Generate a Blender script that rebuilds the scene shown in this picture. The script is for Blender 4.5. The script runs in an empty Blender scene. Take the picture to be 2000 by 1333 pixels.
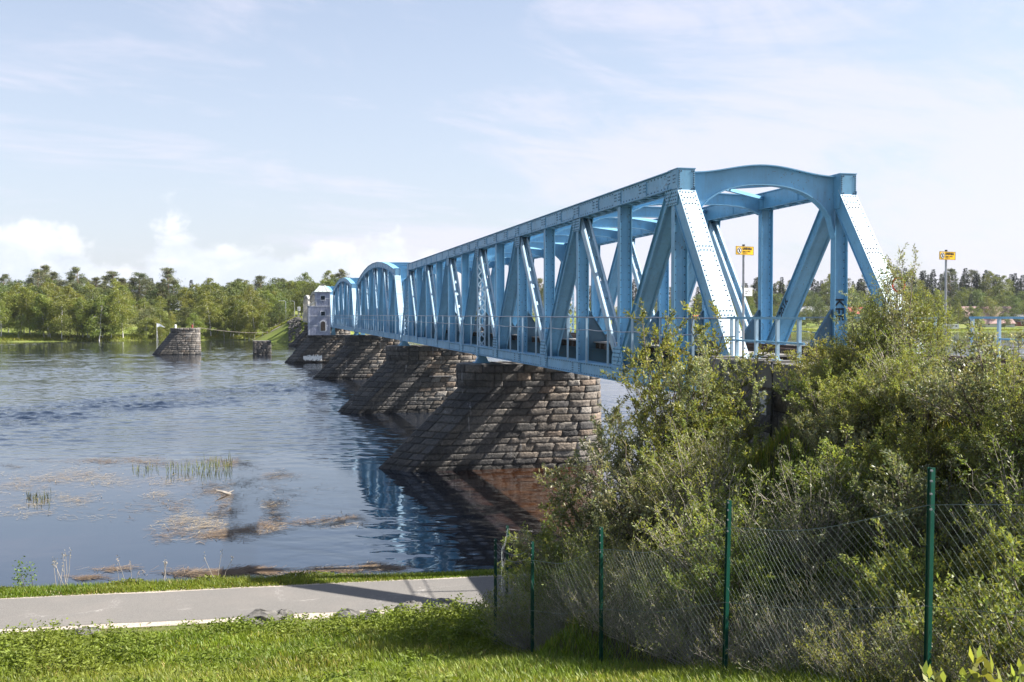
import bpy, math, random
import numpy as np
from mathutils import Vector, Matrix

R = math.radians
random.seed(7)
rng = np.random.default_rng(7)
scene = bpy.context.scene
COL = scene.collection

# ------------------------------------------------------------------ camera, world, sun, exposure
YAW = R(13.2)
CY, SY = math.cos(YAW), math.sin(YAW)
CAMZ = 8.3
cam = bpy.data.cameras.new("camera")
cam.lens = 37.1
cam.sensor_width = 36
cam.clip_start = 0.1
cam.clip_end = 20000
camo = bpy.data.objects.new("camera", cam)
COL.objects.link(camo)
camo.location = (0, 0, CAMZ)
camo.rotation_euler = (R(90 - 1.44), 0, -YAW)
scene.camera = camo

SUN = Vector((0.69, -0.095, 0.668)).normalized()     # towards the sun
SUN_EL = math.asin(SUN.z)
SUN_AZ = math.atan2(SUN.x, SUN.y)                    # clockwise from +Y

scene.view_settings.view_transform = 'Standard'
scene.view_settings.look = 'None'
scene.view_settings.gamma = 1
scene.view_settings.exposure = 1.48

sl = bpy.data.lights.new("sun", 'SUN')
sl.energy = 5.0
sl.angle = R(0.53)
sl.color = (1.0, 0.955, 0.89)
so = bpy.data.objects.new("sun", sl)
COL.objects.link(so)
so.location = (60, -10, 80)
so.rotation_euler = (-SUN).to_track_quat('-Z', 'Y').to_euler()


class NT:
    """small helper for node trees"""
    def __init__(s, tree):
        s.t = tree; s.n = tree.nodes; s.l = tree.links
    def new(s, typ, **kw):
        n = s.n.new(typ)
        for k, v in kw.items(): setattr(n, k, v)
        return n
    def put(s, sock, v):
        if v is None: return
        if hasattr(v, 'is_output'): s.l.new(v, sock)
        else:
            if isinstance(v, (tuple, list)) and len(v) == 3 and sock.type == 'RGBA': v = (*v, 1)
            sock.default_value = v
    def math(s, op, a, b=None, c=None, clamp=False):
        n = s.new('ShaderNodeMath', operation=op, use_clamp=clamp)
        for i, v in enumerate((a, b, c)): s.put(n.inputs[i], v)
        return n.outputs[0]
    def vmath(s, op, a, b=None):
        n = s.new('ShaderNodeVectorMath', operation=op)
        s.put(n.inputs[0], a); s.put(n.inputs[1], b)
        return n.outputs['Value'] if op in ('DOT_PRODUCT', 'LENGTH') else n.outputs[0]
    def mix(s, f, a, b, blend='MIX'):
        n = s.new('ShaderNodeMix', data_type='RGBA', blend_type=blend)
        s.put(n.inputs[0], f); s.put(n.inputs[6], a); s.put(n.inputs[7], b)
        return n.outputs[2]
    def noise(s, vec, scale, detail=3, rough=0.55, dist=0.0):
        n = s.new('ShaderNodeTexNoise')
        if vec is not None: s.l.new(vec, n.inputs['Vector'])
        n.inputs['Scale'].default_value = scale; n.inputs['Detail'].default_value = detail
        n.inputs['Roughness'].default_value = rough; n.inputs['Distortion'].default_value = dist
        return n.outputs[0]
    def ss(s, x, a, b, o0=0.0, o1=1.0, smooth=True):
        n = s.new('ShaderNodeMapRange', interpolation_type='SMOOTHSTEP' if smooth else 'LINEAR')
        for i, v in enumerate((x, a, b, o0, o1)): s.put(n.inputs[i], v)
        return n.outputs[0]
    def combine(s, x, y, z):
        n = s.new('ShaderNodeCombineXYZ')
        for i, v in enumerate((x, y, z)): s.put(n.inputs[i], v)
        return n.outputs[0]
    def scale(s, v, xyz):
        n = s.new('ShaderNodeMapping'); s.l.new(v, n.inputs[0]); n.inputs['Scale'].default_value = xyz
        return n.outputs[0]


world = bpy.data.worlds.new("World")
scene.world = world
world.use_nodes = True
w = NT(world.node_tree)
w.n.clear()
sky = w.new('ShaderNodeTexSky', sky_type='NISHITA', sun_disc=False)
sky.sun_elevation = SUN_EL
sky.sun_rotation = SUN_AZ
sky.altitude = 20; sky.air_density = 1.0; sky.dust_density = 1.6; sky.ozone_density = 1.2
gen = w.new('ShaderNodeTexCoord').outputs['Generated']
dx = w.vmath('DOT_PRODUCT', gen, (CY, -SY, 0))
dyy = w.vmath('DOT_PRODUCT', gen, (SY, CY, 0))
dz = w.vmath('DOT_PRODUCT', gen, (0, 0, 1))
az = w.math('ARCTAN2', dx, dyy)
el = w.math('ARCSINE', dz)
# thin high cirrus veil: fibres on a plane far above
zc = w.math('MAXIMUM', dz, 0.03)
px_ = w.math('DIVIDE', dx, w.math('ADD', zc, 0.22)); py_ = w.math('DIVIDE', dyy, w.math('ADD', zc, 0.22))
pl = w.combine(w.math('ADD', w.math('MULTIPLY', px_, .86), w.math('MULTIPLY', py_, .5)), w.math('SUBTRACT', w.math('MULTIPLY', py_, .86), w.math('MULTIPLY', px_, .5)), 0.0)
ci1 = w.noise(w.scale(pl, (0.7, 0.9, 1)), 1.1, 7, 0.62, 0.9)
ci2 = w.noise(w.scale(pl, (0.6, 1.3, 1)), 2.4, 7, 0.62, 1.2)
cir = w.math('ADD', w.math('MULTIPLY', ci1, 0.65), w.math('MULTIPLY', ci2, 0.35))
side = w.ss(az, -0.35, 0.35, -0.035, 0.07)
cir = w.ss(w.math('ADD', cir, side), 0.455, 0.60)
# fair weather cumulus low over the horizon
cv = w.combine(w.math('ADD', az, 2.35), w.math('MULTIPLY', el, 1.25), 5.1)
big = w.noise(cv, 7.0, 1.5, 0.5, 0.0)
cn = w.noise(cv, 17.0, 8, 0.56, 0.15)
top = w.ss(az, -0.13, 0.04, 0.070, 0.0)
h = w.math('SUBTRACT', w.math('ADD', top, w.math('MULTIPLY', w.math('SUBTRACT', big, 0.46), 0.11)), el)
cum = w.ss(w.math('ADD', w.math('MULTIPLY', h, 7.0), w.math('SUBTRACT', cn, 0.5)), -0.02, 0.16)
cum = w.math('MULTIPLY', cum, w.ss(el, -0.01, 0.022))
cs = w.noise(w.scale(cv, (1.0, 1.3, 1)), 22.0, 6, 0.55, 0.2)
lit = w.ss(w.math('ADD', w.math('MULTIPLY', h, -7.0), cs), 0.15, 0.62)
cumc = w.mix(lit, (0.46, 0.50, 0.57), (0.63, 0.635, 0.65))
skyc = w.mix(1.0, sky.outputs[0], (0.100, 0.100, 0.100), 'MULTIPLY')
hz = w.math('MULTIPLY', w.ss(el, 0.0, 0.45, 0.62, 0.26), w.ss(el, 0.85, 0.34))   # clear overhead, hazier low down
skyc = w.mix(hz, skyc, (0.455, 0.478, 0.555))
skyc = w.mix(w.math('MULTIPLY', w.math('MULTIPLY', cir, 0.62), w.ss(el, 0.80, 0.33)), skyc, (0.51, 0.50, 0.58))
skyc = w.mix(w.math('MULTIPLY', cum, 0.90), skyc, cumc)
bg = w.new('ShaderNodeBackground')
w.l.new(skyc, bg.inputs[0])
bg.inputs[1].default_value = 0.67
w.l.new(bg.outputs[0], w.new('ShaderNodeOutputWorld').inputs[0])

# ------------------------------------------------------------------ frames of reference
def c2w(cx, cz):                 # metres right / ahead of the camera -> world X, Y
    return cx * CY + cz * SY, -cx * SY + cz * CY
def w2c(X, Y):
    return X * CY - Y * SY, X * SY + Y * CY
F = 2062.0
def at(px, cz):                  # a bearing in the photo and a distance -> world X, Y
    return c2w((px - 1000) / F * cz, cz)

PQ = np.array([-40, 0, 8.9, 12.5, 15.9, 19.1, 21.4, 24.2, 26.1, 30.2, 31.3, 32.0, 36, 50, 400])
PZ = np.array([8.4, 6.6, 4.68, 3.78, 2.78, 1.95, 1.55, 1.22, .9, .9, .55, -.02, -.8, -2.2, -2.2])
SHX = np.array([-2500, -700, -154, -87, -66, -40, 0, 60, 130, 250, 500, 2500])
SHZ = np.array([900, 330, 317, 347, 338, 362, 430, 480, 505, 515, 545, 900])
END_Y = 329.8

def height(X, Y):
    X = np.asarray(X, float); Y = np.asarray(Y, float)
    cx, cz = w2c(X, Y)
    q = cz - 0.186 * cx
    z = np.interp(q, PQ, PZ)
    z = z + 0.06 * np.sin(X * .9 + 1.3) * np.sin(Y * .7) * np.clip((26 - q) / 5, 0, 1)
    # railway embankment beside the camera
    side = np.maximum(np.maximum(10.5 - X, X - 18.2), 0)
    inner = (X > 10.7) & (X < 17.9) & (Y > 18.6) & (Y < 25)
    emb = 7.12 - .80 * side - .62 * np.maximum(0, Y - 17.5)
    emb = np.where(inner, np.minimum(emb, 4.0), emb)
    emb = np.where((q > 26.9), -5, emb)
    emb = np.where(q > 24.5, np.minimum(emb, .9 + (26.9 - q) * 1.2), emb)
    z = np.maximum(z, emb)
    # far bank
    d = cz - np.interp(cx, SHX, SHZ)
    right = np.clip((cx + 40) / 60, 0, 1)
    hill = 7.0 * np.clip((d - 75) / 70, 0, 1) * np.clip((cx - 60) / 150, 0, 1)
    fb = np.where(d < 0, np.maximum(-2.2, d * .12), .35 + (10.5 - 1.5 * right) * (1 - np.exp(-np.maximum(d, 0) / (80 + 70 * right))) + hill)
    bump = 0.5 * np.sin(X * .05) * np.sin(Y * .043 + 1) * np.clip(d / 30, 0, 1)
    e2 = 7.1 - .55 * np.maximum(np.maximum(9.8 - X, X - 19), 0) - .7 * np.maximum(0, END_Y - Y)
    fb = np.maximum(fb + bump, np.where(Y > END_Y - 10, e2, -9))
    return np.where(q > 60, fb, z)

def hgt(X, Y): return float(height(X, Y))

# ------------------------------------------------------------------ object helpers
def tag(o, label=None, cat=None, group=None, kind=None):
    if label: o['label'] = label
    if cat: o['category'] = cat
    if group: o['group'] = group
    if kind: o['kind'] = kind
    return o

def empty(name, loc, label, cat, group=None, rz=0.0):
    o = bpy.data.objects.new(name, None)
    o.empty_display_size = .3
    COL.objects.link(o)
    o.location = loc; o.rotation_euler = (0, 0, rz)
    return tag(o, label, cat, group)

def link(name, me, mat=None, parent=None, loc=None):
    o = bpy.data.objects.new(name, me)
    COL.objects.link(o)
    if mat is not None and len(me.materials) == 0: me.materials.append(mat)
    if parent is not None:
        o.parent = parent
    if loc is not None: o.location = loc
    return o

def npmesh(name, V, Q=None, T=None, col=None, smooth=False):
    V = np.asarray(V, np.float32).reshape(-1, 3)
    me = bpy.data.meshes.new(name)
    parts, starts, off = [], [], 0
    for A, k in ((Q, 4), (T, 3)):
        if A is not None and len(A):
            A = np.asarray(A, np.int32).reshape(-1, k)
            parts.append(A.ravel()); starts.append(off + np.arange(len(A), dtype=np.int32) * k); off += A.size
    L = np.concatenate(parts); S = np.concatenate(starts)
    me.vertices.add(len(V)); me.vertices.foreach_set('co', V.ravel())
    me.loops.add(len(L)); me.loops.foreach_set('vertex_index', L)
    me.polygons.add(len(S)); me.polygons.foreach_set('loop_start', S)
    if smooth: me.polygons.foreach_set('use_smooth', np.ones(len(S), bool))
    if col is not None:
        a = me.attributes.new('tint', 'FLOAT_COLOR', 'POINT')
        c = np.ones((len(V), 4), np.float32); c[:, :3] = col
        a.data.foreach_set('color', c.ravel())
    me.update(calc_edges=True)
    return me

class MB:
    """collects plates, beams and prisms as one mesh"""
    def __init__(s): s.v = []; s.f = []; s.c = []; s.second = None
    def absorb(s, o):
        """take in another collection as faces of the second material"""
        s.second = len(s.f)
        return s.add(o.v, o.f)
    def add(s, vs, fs, c=None):
        b = len(s.v)
        s.v += [tuple(p) for p in vs]; s.f += [tuple(i + b for i in f) for f in fs]
        s.c += [c or (1, 1, 1)] * len(vs)
        return s
    def box(s, a, b, c=None):
        x0, y0, z0 = a; x1, y1, z1 = b
        return s.add([(x0, y0, z0), (x1, y0, z0), (x1, y1, z0), (x0, y1, z0), (x0, y0, z1), (x1, y0, z1), (x1, y1, z1), (x0, y1, z1)],
                     [(0, 3, 2, 1), (4, 5, 6, 7), (0, 1, 5, 4), (1, 2, 6, 5), (2, 3, 7, 6), (3, 0, 4, 7)], c)
    def bar(s, p, q, w_, d, side=(1, 0, 0), off=(0, 0), c=None):
        """a bar from p to q, w_ wide along side, d deep across it; off shifts it along side / depth"""
        p = Vector(p); q = Vector(q); a = (q - p).normalized(); u = Vector(side)
        u = (u - a * u.dot(a)).normalized(); n = a.cross(u)
        vs = []
        for e in (p, q):
            for i, j in ((-1, -1), (1, -1), (1, 1), (-1, 1)):
                vs.append(e + u * (off[0] + i * w_ / 2) + n * (off[1] + j * d / 2))
        return s.add(vs, [(0, 3, 2, 1), (4, 5, 6, 7), (0, 1, 5, 4), (1, 2, 6, 5), (2, 3, 7, 6), (3, 0, 4, 7)], c)
    def prism(s, pts, vec, c=None):
        """flat polygon pts thickened by vec"""
        n = len(pts); v = Vector(vec)
        vs = [Vector(p) for p in pts] + [Vector(p) + v for p in pts]
        fs = [tuple(range(n))[::-1], tuple(range(n, 2 * n))] + [(i, (i + 1) % n, (i + 1) % n + n, i + n) for i in range(n)]
        return s.add(vs, fs, c)
    def tube(s, pts, r, n=6, c=None, cap=True):
        pts = [Vector(p) for p in pts]
        if not hasattr(r, '__len__'): r = [r] * len(pts)
        vs = []; fs = []
        for i, p in enumerate(pts):
            d = (pts[min(i + 1, len(pts) - 1)] - pts[max(i - 1, 0)]).normalized()
            u = d.cross(Vector((0, 0, 1)));
            if u.length < 1e-3: u = Vector((1, 0, 0))
            u.normalize(); v = d.cross(u)
            for k in range(n):
                a = 2 * math.pi * k / n
                vs.append(p + (u * math.cos(a) + v * math.sin(a)) * r[i])
        for i in range(len(pts) - 1):
            for k in range(n):
                fs.append((i * n + k, i * n + (k + 1) % n, (i + 1) * n + (k + 1) % n, (i + 1) * n + k))
        if cap:
            fs.append(tuple(range(n))[::-1]); fs.append(tuple(range((len(pts) - 1) * n, len(pts) * n)))
        return s.add(vs, fs, c)
    def sphere(s, p, r, sc=(1, 1, 1), nu=8, nv=5, c=None, jit=0.0):
        vs = []; fs = []
        for j in range(nv + 1):
            t = math.pi * j / nv
            for i in range(nu):
                a = 2 * math.pi * i / nu
                k = r * (1 + random.uniform(-jit, jit))
                vs.append((p[0] + math.sin(t) * math.cos(a) * k * sc[0], p[1] + math.sin(t) * math.sin(a) * k * sc[1], p[2] + math.cos(t) * k * sc[2]))
        for j in range(nv):
            for i in range(nu):
                fs.append((j * nu + i, (j + 1) * nu + i, (j + 1) * nu + (i + 1) % nu, j * nu + (i + 1) % nu))
        return s.add(vs, fs, c)
    def mesh(s, name, tint=False):
        me = bpy.data.meshes.new(name)
        me.from_pydata(s.v, [], s.f)
        if tint:
            a = me.attributes.new('tint', 'FLOAT_COLOR', 'POINT')
            c = np.ones((len(s.v), 4), np.float32); c[:, :3] = s.c
            a.data.foreach_set('color', c.ravel())
        if s.second is not None:
            mi = np.zeros(len(s.f), np.int32); mi[s.second:] = 1
            me.polygons.foreach_set('material_index', mi)
        me.update()
        return me
    def build(s, name, mat, parent=None, tint=False, loc=None):
        o = link(name, s.mesh(name, tint), mat, parent, loc)
        if s.second is not None: o.data.materials.append(M['rivet'])
        return o

def copy_tree(o, parent=None):
    c = o.copy(); COL.objects.link(c)
    if parent is not None: c.parent = parent
    for ch in list(o.children): copy_tree(ch, c)
    return c

# ------------------------------------------------------------------ materials
def material(name):
    m = bpy.data.materials.new(name); m.use_nodes = True
    t = NT(m.node_tree); b = t.n['Principled BSDF']
    return m, t, b
def objco(t): return t.new('ShaderNodeTexCoord').outputs['Object']
def geo(t): return t.new('ShaderNodeNewGeometry').outputs['Position']
def bump(t, b, hsock, strength, dist):
    n = t.new('ShaderNodeBump'); n.inputs['Strength'].default_value = strength; n.inputs['Distance'].default_value = dist
    t.l.new(hsock, n.inputs['Height']); t.l.new(n.outputs[0], b.inputs['Normal'])

def simple(name, c, rough=.6, var=.15, scale=3.0, metal=0.0, spec=.5, bmp=0.0):
    m, t, b = material(name)
    n = t.noise(geo(t), scale, 5, .6)
    lo = tuple(x * (1 - var) for x in c); hi = tuple(min(1, x * (1 + var)) for x in c)
    t.l.new(t.mix(t.ss(n, .3, .7), lo, hi), b.inputs['Base Color'])
    b.inputs['Roughness'].default_value = rough; b.inputs['Metallic'].default_value = metal
    b.inputs['Specular IOR Level'].default_value = spec
    if bmp: bump(t, b, n, .5, bmp)
    return m

def steel(name, c, rust=1.0):
    m, t, b = material(name)
    p = geo(t)
    n1 = t.noise(p, .8, 6, .65); n2 = t.noise(p, 9, 6, .7)
    col = t.mix(t.ss(n1, .3, .7), tuple(x * .86 for x in c), tuple(min(1, x * 1.12) for x in c))
    st = t.noise(t.scale(p, (5, 5, .55)), 2.2, 5, .6)
    col = t.mix(t.math('MULTIPLY', t.ss(st, .48, .72), .40), col, tuple(x * .52 + .06 for x in c))
    spots = t.ss(t.math('ADD', n2, t.math('MULTIPLY', n1, .35)), .78, .90)
    col = t.mix(t.math('MULTIPLY', spots, .75 * rust), col, (.16, .085, .045))
    t.l.new(col, b.inputs['Base Color'])
    t.l.new(t.ss(n2, .3, .7, .38, .58), b.inputs['Roughness'])
    bump(t, b, n2, .25, .01)
    return m

M = {}
M['blue'] = steel('faded_blue_paint', (.170, .385, .560))
M['blue_light'] = steel('light_blue_paint_with_sun', (.37, .52, .63))  # pale blue of railing posts; on cover plates and braces, sunlight painted in
M['shaded_blue'] = steel('blue_paint_with_deck_shade', (.065, .135, .19))  # darker blue: the shade under the deck is painted into the floor steel
M['cream'] = steel('cream_paint', (.46, .44, .38))
M['rivet'] = simple('weathered_rivet', (.045, .075, .11), .6)
M['timber'] = simple('creosoted_timber', (.045, .033, .026), .85, .4, 8, bmp=.02)
M['plank'] = simple('weathered_plank', (.22, .205, .19), .85, .3, 6, bmp=.01)
M['rail'] = simple('rusty_rail', (.10, .06, .045), .6, .3, 5)
M['galv'] = simple('galvanised_steel', (.38, .39, .41), .4, .12, 6, .7)
M['white'] = simple('white_paint', (.78, .78, .76), .5, .06, 4)
M['black'] = simple('black_paint', (.015, .015, .017), .6)
M['yellow'] = simple('yellow_sign_enamel', (.80, .46, .012), .4, .05)
M['red'] = simple('red_enamel', (.62, .05, .02), .4, .08)
M['green_post'] = simple('green_powder_coat', (.006, .060, .040), .38, .12, 4)
M['wire'] = simple('green_coated_wire', (.13, .165, .15), .45, .2, 3)
M['barbed'] = simple('grey_wire', (.16, .16, .165), .6, .2, 3, .3)
M['glass'] = simple('dark_window', (.02, .025, .03), .08, .2)
M['redroof'] = simple('red_metal_roof', (.42, .075, .06), .5, .15, .5)
M['pinkroof'] = simple('faded_tile_roof', (.30, .185, .17), .8, .15, .5)
M['greyroof'] = simple('grey_roof', (.26, .27, .29), .6, .12, .5)
M['darkroof'] = simple('dark_roof', (.07, .07, .085), .7, .15, .5)
M['housewhite'] = simple('pale_house_paint', (.62, .61, .57), .7, .06, .6)
M['houseyellow'] = simple('ochre_house_paint', (.42, .30, .16), .7, .06, .6)
M['housered'] = simple('falu_red_paint', (.22, .05, .035), .8, .1, .6)
M['tower'] = simple('grey_lavender_boards', (.34, .35, .42), .75, .14, 1.6)
M['towertrim'] = simple('pale_trim', (.52, .53, .56), .7, .08, 2)
M['verdigris'] = simple('verdigris_metal_roof', (.34, .37, .355), .55, .2, 1.5)

def leafmat(name, c1, c2, trans=.35, rough=.42, spec=.5, grey=None):
    m, t, b = material(name)
    a = t.new('ShaderNodeAttribute', attribute_name='tint')
    n = t.noise(geo(t), .35, 3, .5)
    col = t.mix(t.ss(n, .35, .65), c1, c2)
    col = t.mix(1.0, col, a.outputs['Color'], 'MULTIPLY')
    oi = t.new('ShaderNodeObjectInfo').outputs['Random']
    hv = t.new('ShaderNodeHueSaturation')
    t.l.new(t.ss(oi, 0, 1, .475, .515, False), hv.inputs['Hue'])
    t.l.new(t.ss(t.math('FRACT', t.math('MULTIPLY', oi, 7.31)), 0, 1, .8, 1.22, False), hv.inputs['Value'])
    t.l.new(col, hv.inputs['Color'])
    col = hv.outputs[0]
    t.l.new(col, b.inputs['Base Color'])
    b.inputs['Roughness'].default_value = rough
    b.inputs['Specular IOR Level'].default_value = spec
    tr = t.new('ShaderNodeBsdfTranslucent')
    t.l.new(t.mix(1.0, col, (1.25, 1.3, .6), 'MULTIPLY'), tr.inputs[0])
    mx = t.new('ShaderNodeMixShader'); mx.inputs[0].default_value = trans
    t.l.new(b.outputs[0], mx.inputs[1]); t.l.new(tr.outputs[0], mx.inputs[2])
    t.l.new(mx.outputs[0], t.n['Material Output'].inputs[0])
    return m

M['birchleaf'] = leafmat('birch_leaves', (.185, .200, .036), (.150, .180, .036), .35, .6, .3)
M['fieldleaf'] = leafmat('broad_leaves', (.095, .125, .040), (.125, .150, .050), .3, .6, .3)
M['paleleaf'] = leafmat('pale_young_leaves', (.17, .19, .085), (.19, .20, .10), .35, .6, .3)
M['pineneedle'] = leafmat('pine_needles', (.105, .135, .062), (.13, .145, .076), .12, .7, .2)
M['spruceneedle'] = leafmat('spruce_needles', (.024, .036, .022), (.032, .046, .026), .08, .7, .2)
M['willowleaf'] = leafmat('willow_leaves', (.185, .225, .066), (.215, .240, .085), .42, .48, .3)
M['greyleaf'] = leafmat('grey_willow_leaves', (.115, .135, .062), (.23, .25, .16), .36, .45, .4)
M['grassblade'] = leafmat('grass_blades', (.140, .205, .022), (.180, .215, .032), .40, .48, .3)
M['weedleaf'] = leafmat('weed_leaves', (.105, .16, .020), (.135, .18, .028), .34, .6, .25)
M['straw'] = leafmat('dry_straw', (.33, .28, .22), (.25, .20, .155), .05, .7, .2)
M['reed'] = leafmat('reed_blades', (.14, .17, .04), (.18, .19, .05), .3, .5, .3)
M['bark'] = simple('grey_brown_bark', (.13, .105, .085), .8, .35, 3)
M['birchbark'] = simple('white_birch_bark', (.52, .50, .47), .75, .35, 1.2)
M['pinebark'] = simple('orange_pine_bark', (.20, .11, .07), .85, .3, 1.5)
M['twig'] = simple('pale_dry_twigs', (.33, .29, .245), .8, .3, 2)
M['rock'] = simple('grey_rock', (.105, .098, .088), .9, .5, 4, bmp=.06)
# ------------------------------------------------------------------ stone, concrete, ground, water
def stone_mat():
    m, t, b = material('rough_granite_blocks')
    p = geo(t)
    a = t.new('ShaderNodeAttribute', attribute_name='tint').outputs['Color']
    n = t.noise(p, 7, 8, .65); g = t.noise(p, 1.3, 4, .6)
    col = t.mix(1.0, a, t.mix(t.ss(n, .3, .7), (.55, .55, .56), (1.3, 1.27, 1.24)), 'MULTIPLY')
    st = t.noise(t.scale(p, (2.2, 2.2, .28)), 1.6, 4, .6)
    col = t.mix(t.math('MULTIPLY', t.ss(st, .63, .72), .45), col, (.40, .39, .38))
    z = t.new('ShaderNodeSeparateXYZ'); t.l.new(p, z.inputs[0])
    wet = t.ss(z.outputs[2], .25, .65, .45, 1.0)          # permanently wet stones at the waterline
    col = t.mix(1.0, col, t.combine(wet, wet, wet), 'MULTIPLY')
    t.l.new(col, b.inputs['Base Color'])
    b.inputs['Roughness'].default_value = .78
    hh = t.math('ADD', n, t.math('MULTIPLY', t.noise(p, 2.4, 5, .6), 1.0))
    bump(t, b, hh, .9, .07)
    return m
M['stone'] = stone_mat()
M['mortar'] = simple('dark_joint', (.05, .047, .043), .95, .3, 2)
M['slab'] = simple('worn_cap_stone', (.15, .14, .13), .85, .35, 1.8, bmp=.03)

def ground_mat():
    m, t, b = material('bank_soil_and_turf')
    p = geo(t)
    cx = t.vmath('DOT_PRODUCT', p, (CY, -SY, 0)); cz = t.vmath('DOT_PRODUCT', p, (SY, CY, 0))
    q = t.math('SUBTRACT', cz, t.math('MULTIPLY', cx, .186))
    n = t.noise(p, .9, 6, .6); f = t.noise(p, 6, 6, .65)
    near = t.mix(t.ss(n, .35, .65), (.085, .105, .025), (.12, .115, .045))
    near = t.mix(t.math('MULTIPLY', t.ss(f, .5, .7), .5), near, (.12, .095, .06))
    # leaf litter under the shrubs on the railway bank
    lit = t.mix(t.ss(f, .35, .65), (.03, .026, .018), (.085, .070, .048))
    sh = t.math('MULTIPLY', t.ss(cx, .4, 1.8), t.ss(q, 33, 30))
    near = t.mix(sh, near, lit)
    bed = t.mix(t.ss(n, .3, .7), (.05, .035, .02), (.10, .07, .04))
    near = t.mix(t.ss(q, 31.4, 32.6), near, bed)
    far1 = t.mix(t.ss(t.noise(p, .045, 4, .6), .35, .65), (.125, .165, .030), (.165, .18, .05))
    far1 = t.mix(t.math('MULTIPLY', t.ss(t.noise(p, .35, 5, .65), .52, .72), .5), far1, (.20, .18, .08))
    col = t.mix(t.ss(q, 60, 120), near, far1)
    t.l.new(col, b.inputs['Base Color'])
    b.inputs['Roughness'].default_value = .95; b.inputs['Specular IOR Level'].default_value = .15
    bump(t, b, t.math('ADD', f, n), .7, .08)
    return m
M['ground'] = ground_mat()

def asphalt_mat():
    m, t, b = material('worn_asphalt')
    p = geo(t)
    n = t.noise(p, 55, 3, .7); g = t.noise(p, .55, 5, .6); g2 = t.noise(p, 5, 4, .6)
    col = t.mix(t.ss(n, .35, .7), (.10, .093, .084), (.19, .178, .162))
    col = t.mix(t.math('MULTIPLY', t.ss(g, .4, .7), .4), col, (.19, .168, .148))
    v = t.new('ShaderNodeTexVoronoi', feature='DISTANCE_TO_EDGE'); v.inputs['Scale'].default_value = .42
    wv = t.vmath('ADD', p, t.scale(t.combine(g2, g, 0.0), (1.2, 1.2, 1)))
    t.l.new(wv, v.inputs['Vector'])
    cr = t.math('MULTIPLY', t.ss(v.outputs[0], .016, .004), t.ss(g, .45, .6))
    col = t.mix(t.math('MULTIPLY', cr, .55), col, (.34, .32, .30))
    t.l.new(col, b.inputs['Base Color']); b.inputs['Roughness'].default_value = .9
    bump(t, b, n, .35, .006)
    return m
M['asphalt'] = asphalt_mat()
M['gravel'] = simple('pale_gravel', (.36, .31, .26), .95, .35, 30, bmp=.02)
M['trackgravel'] = simple('track_ballast', (.24, .225, .21), .95, .45, 12, bmp=.03)
M['dirtroad'] = simple('sandy_gravel_road', (.33, .29, .23), .95, .2, .6)

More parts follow.
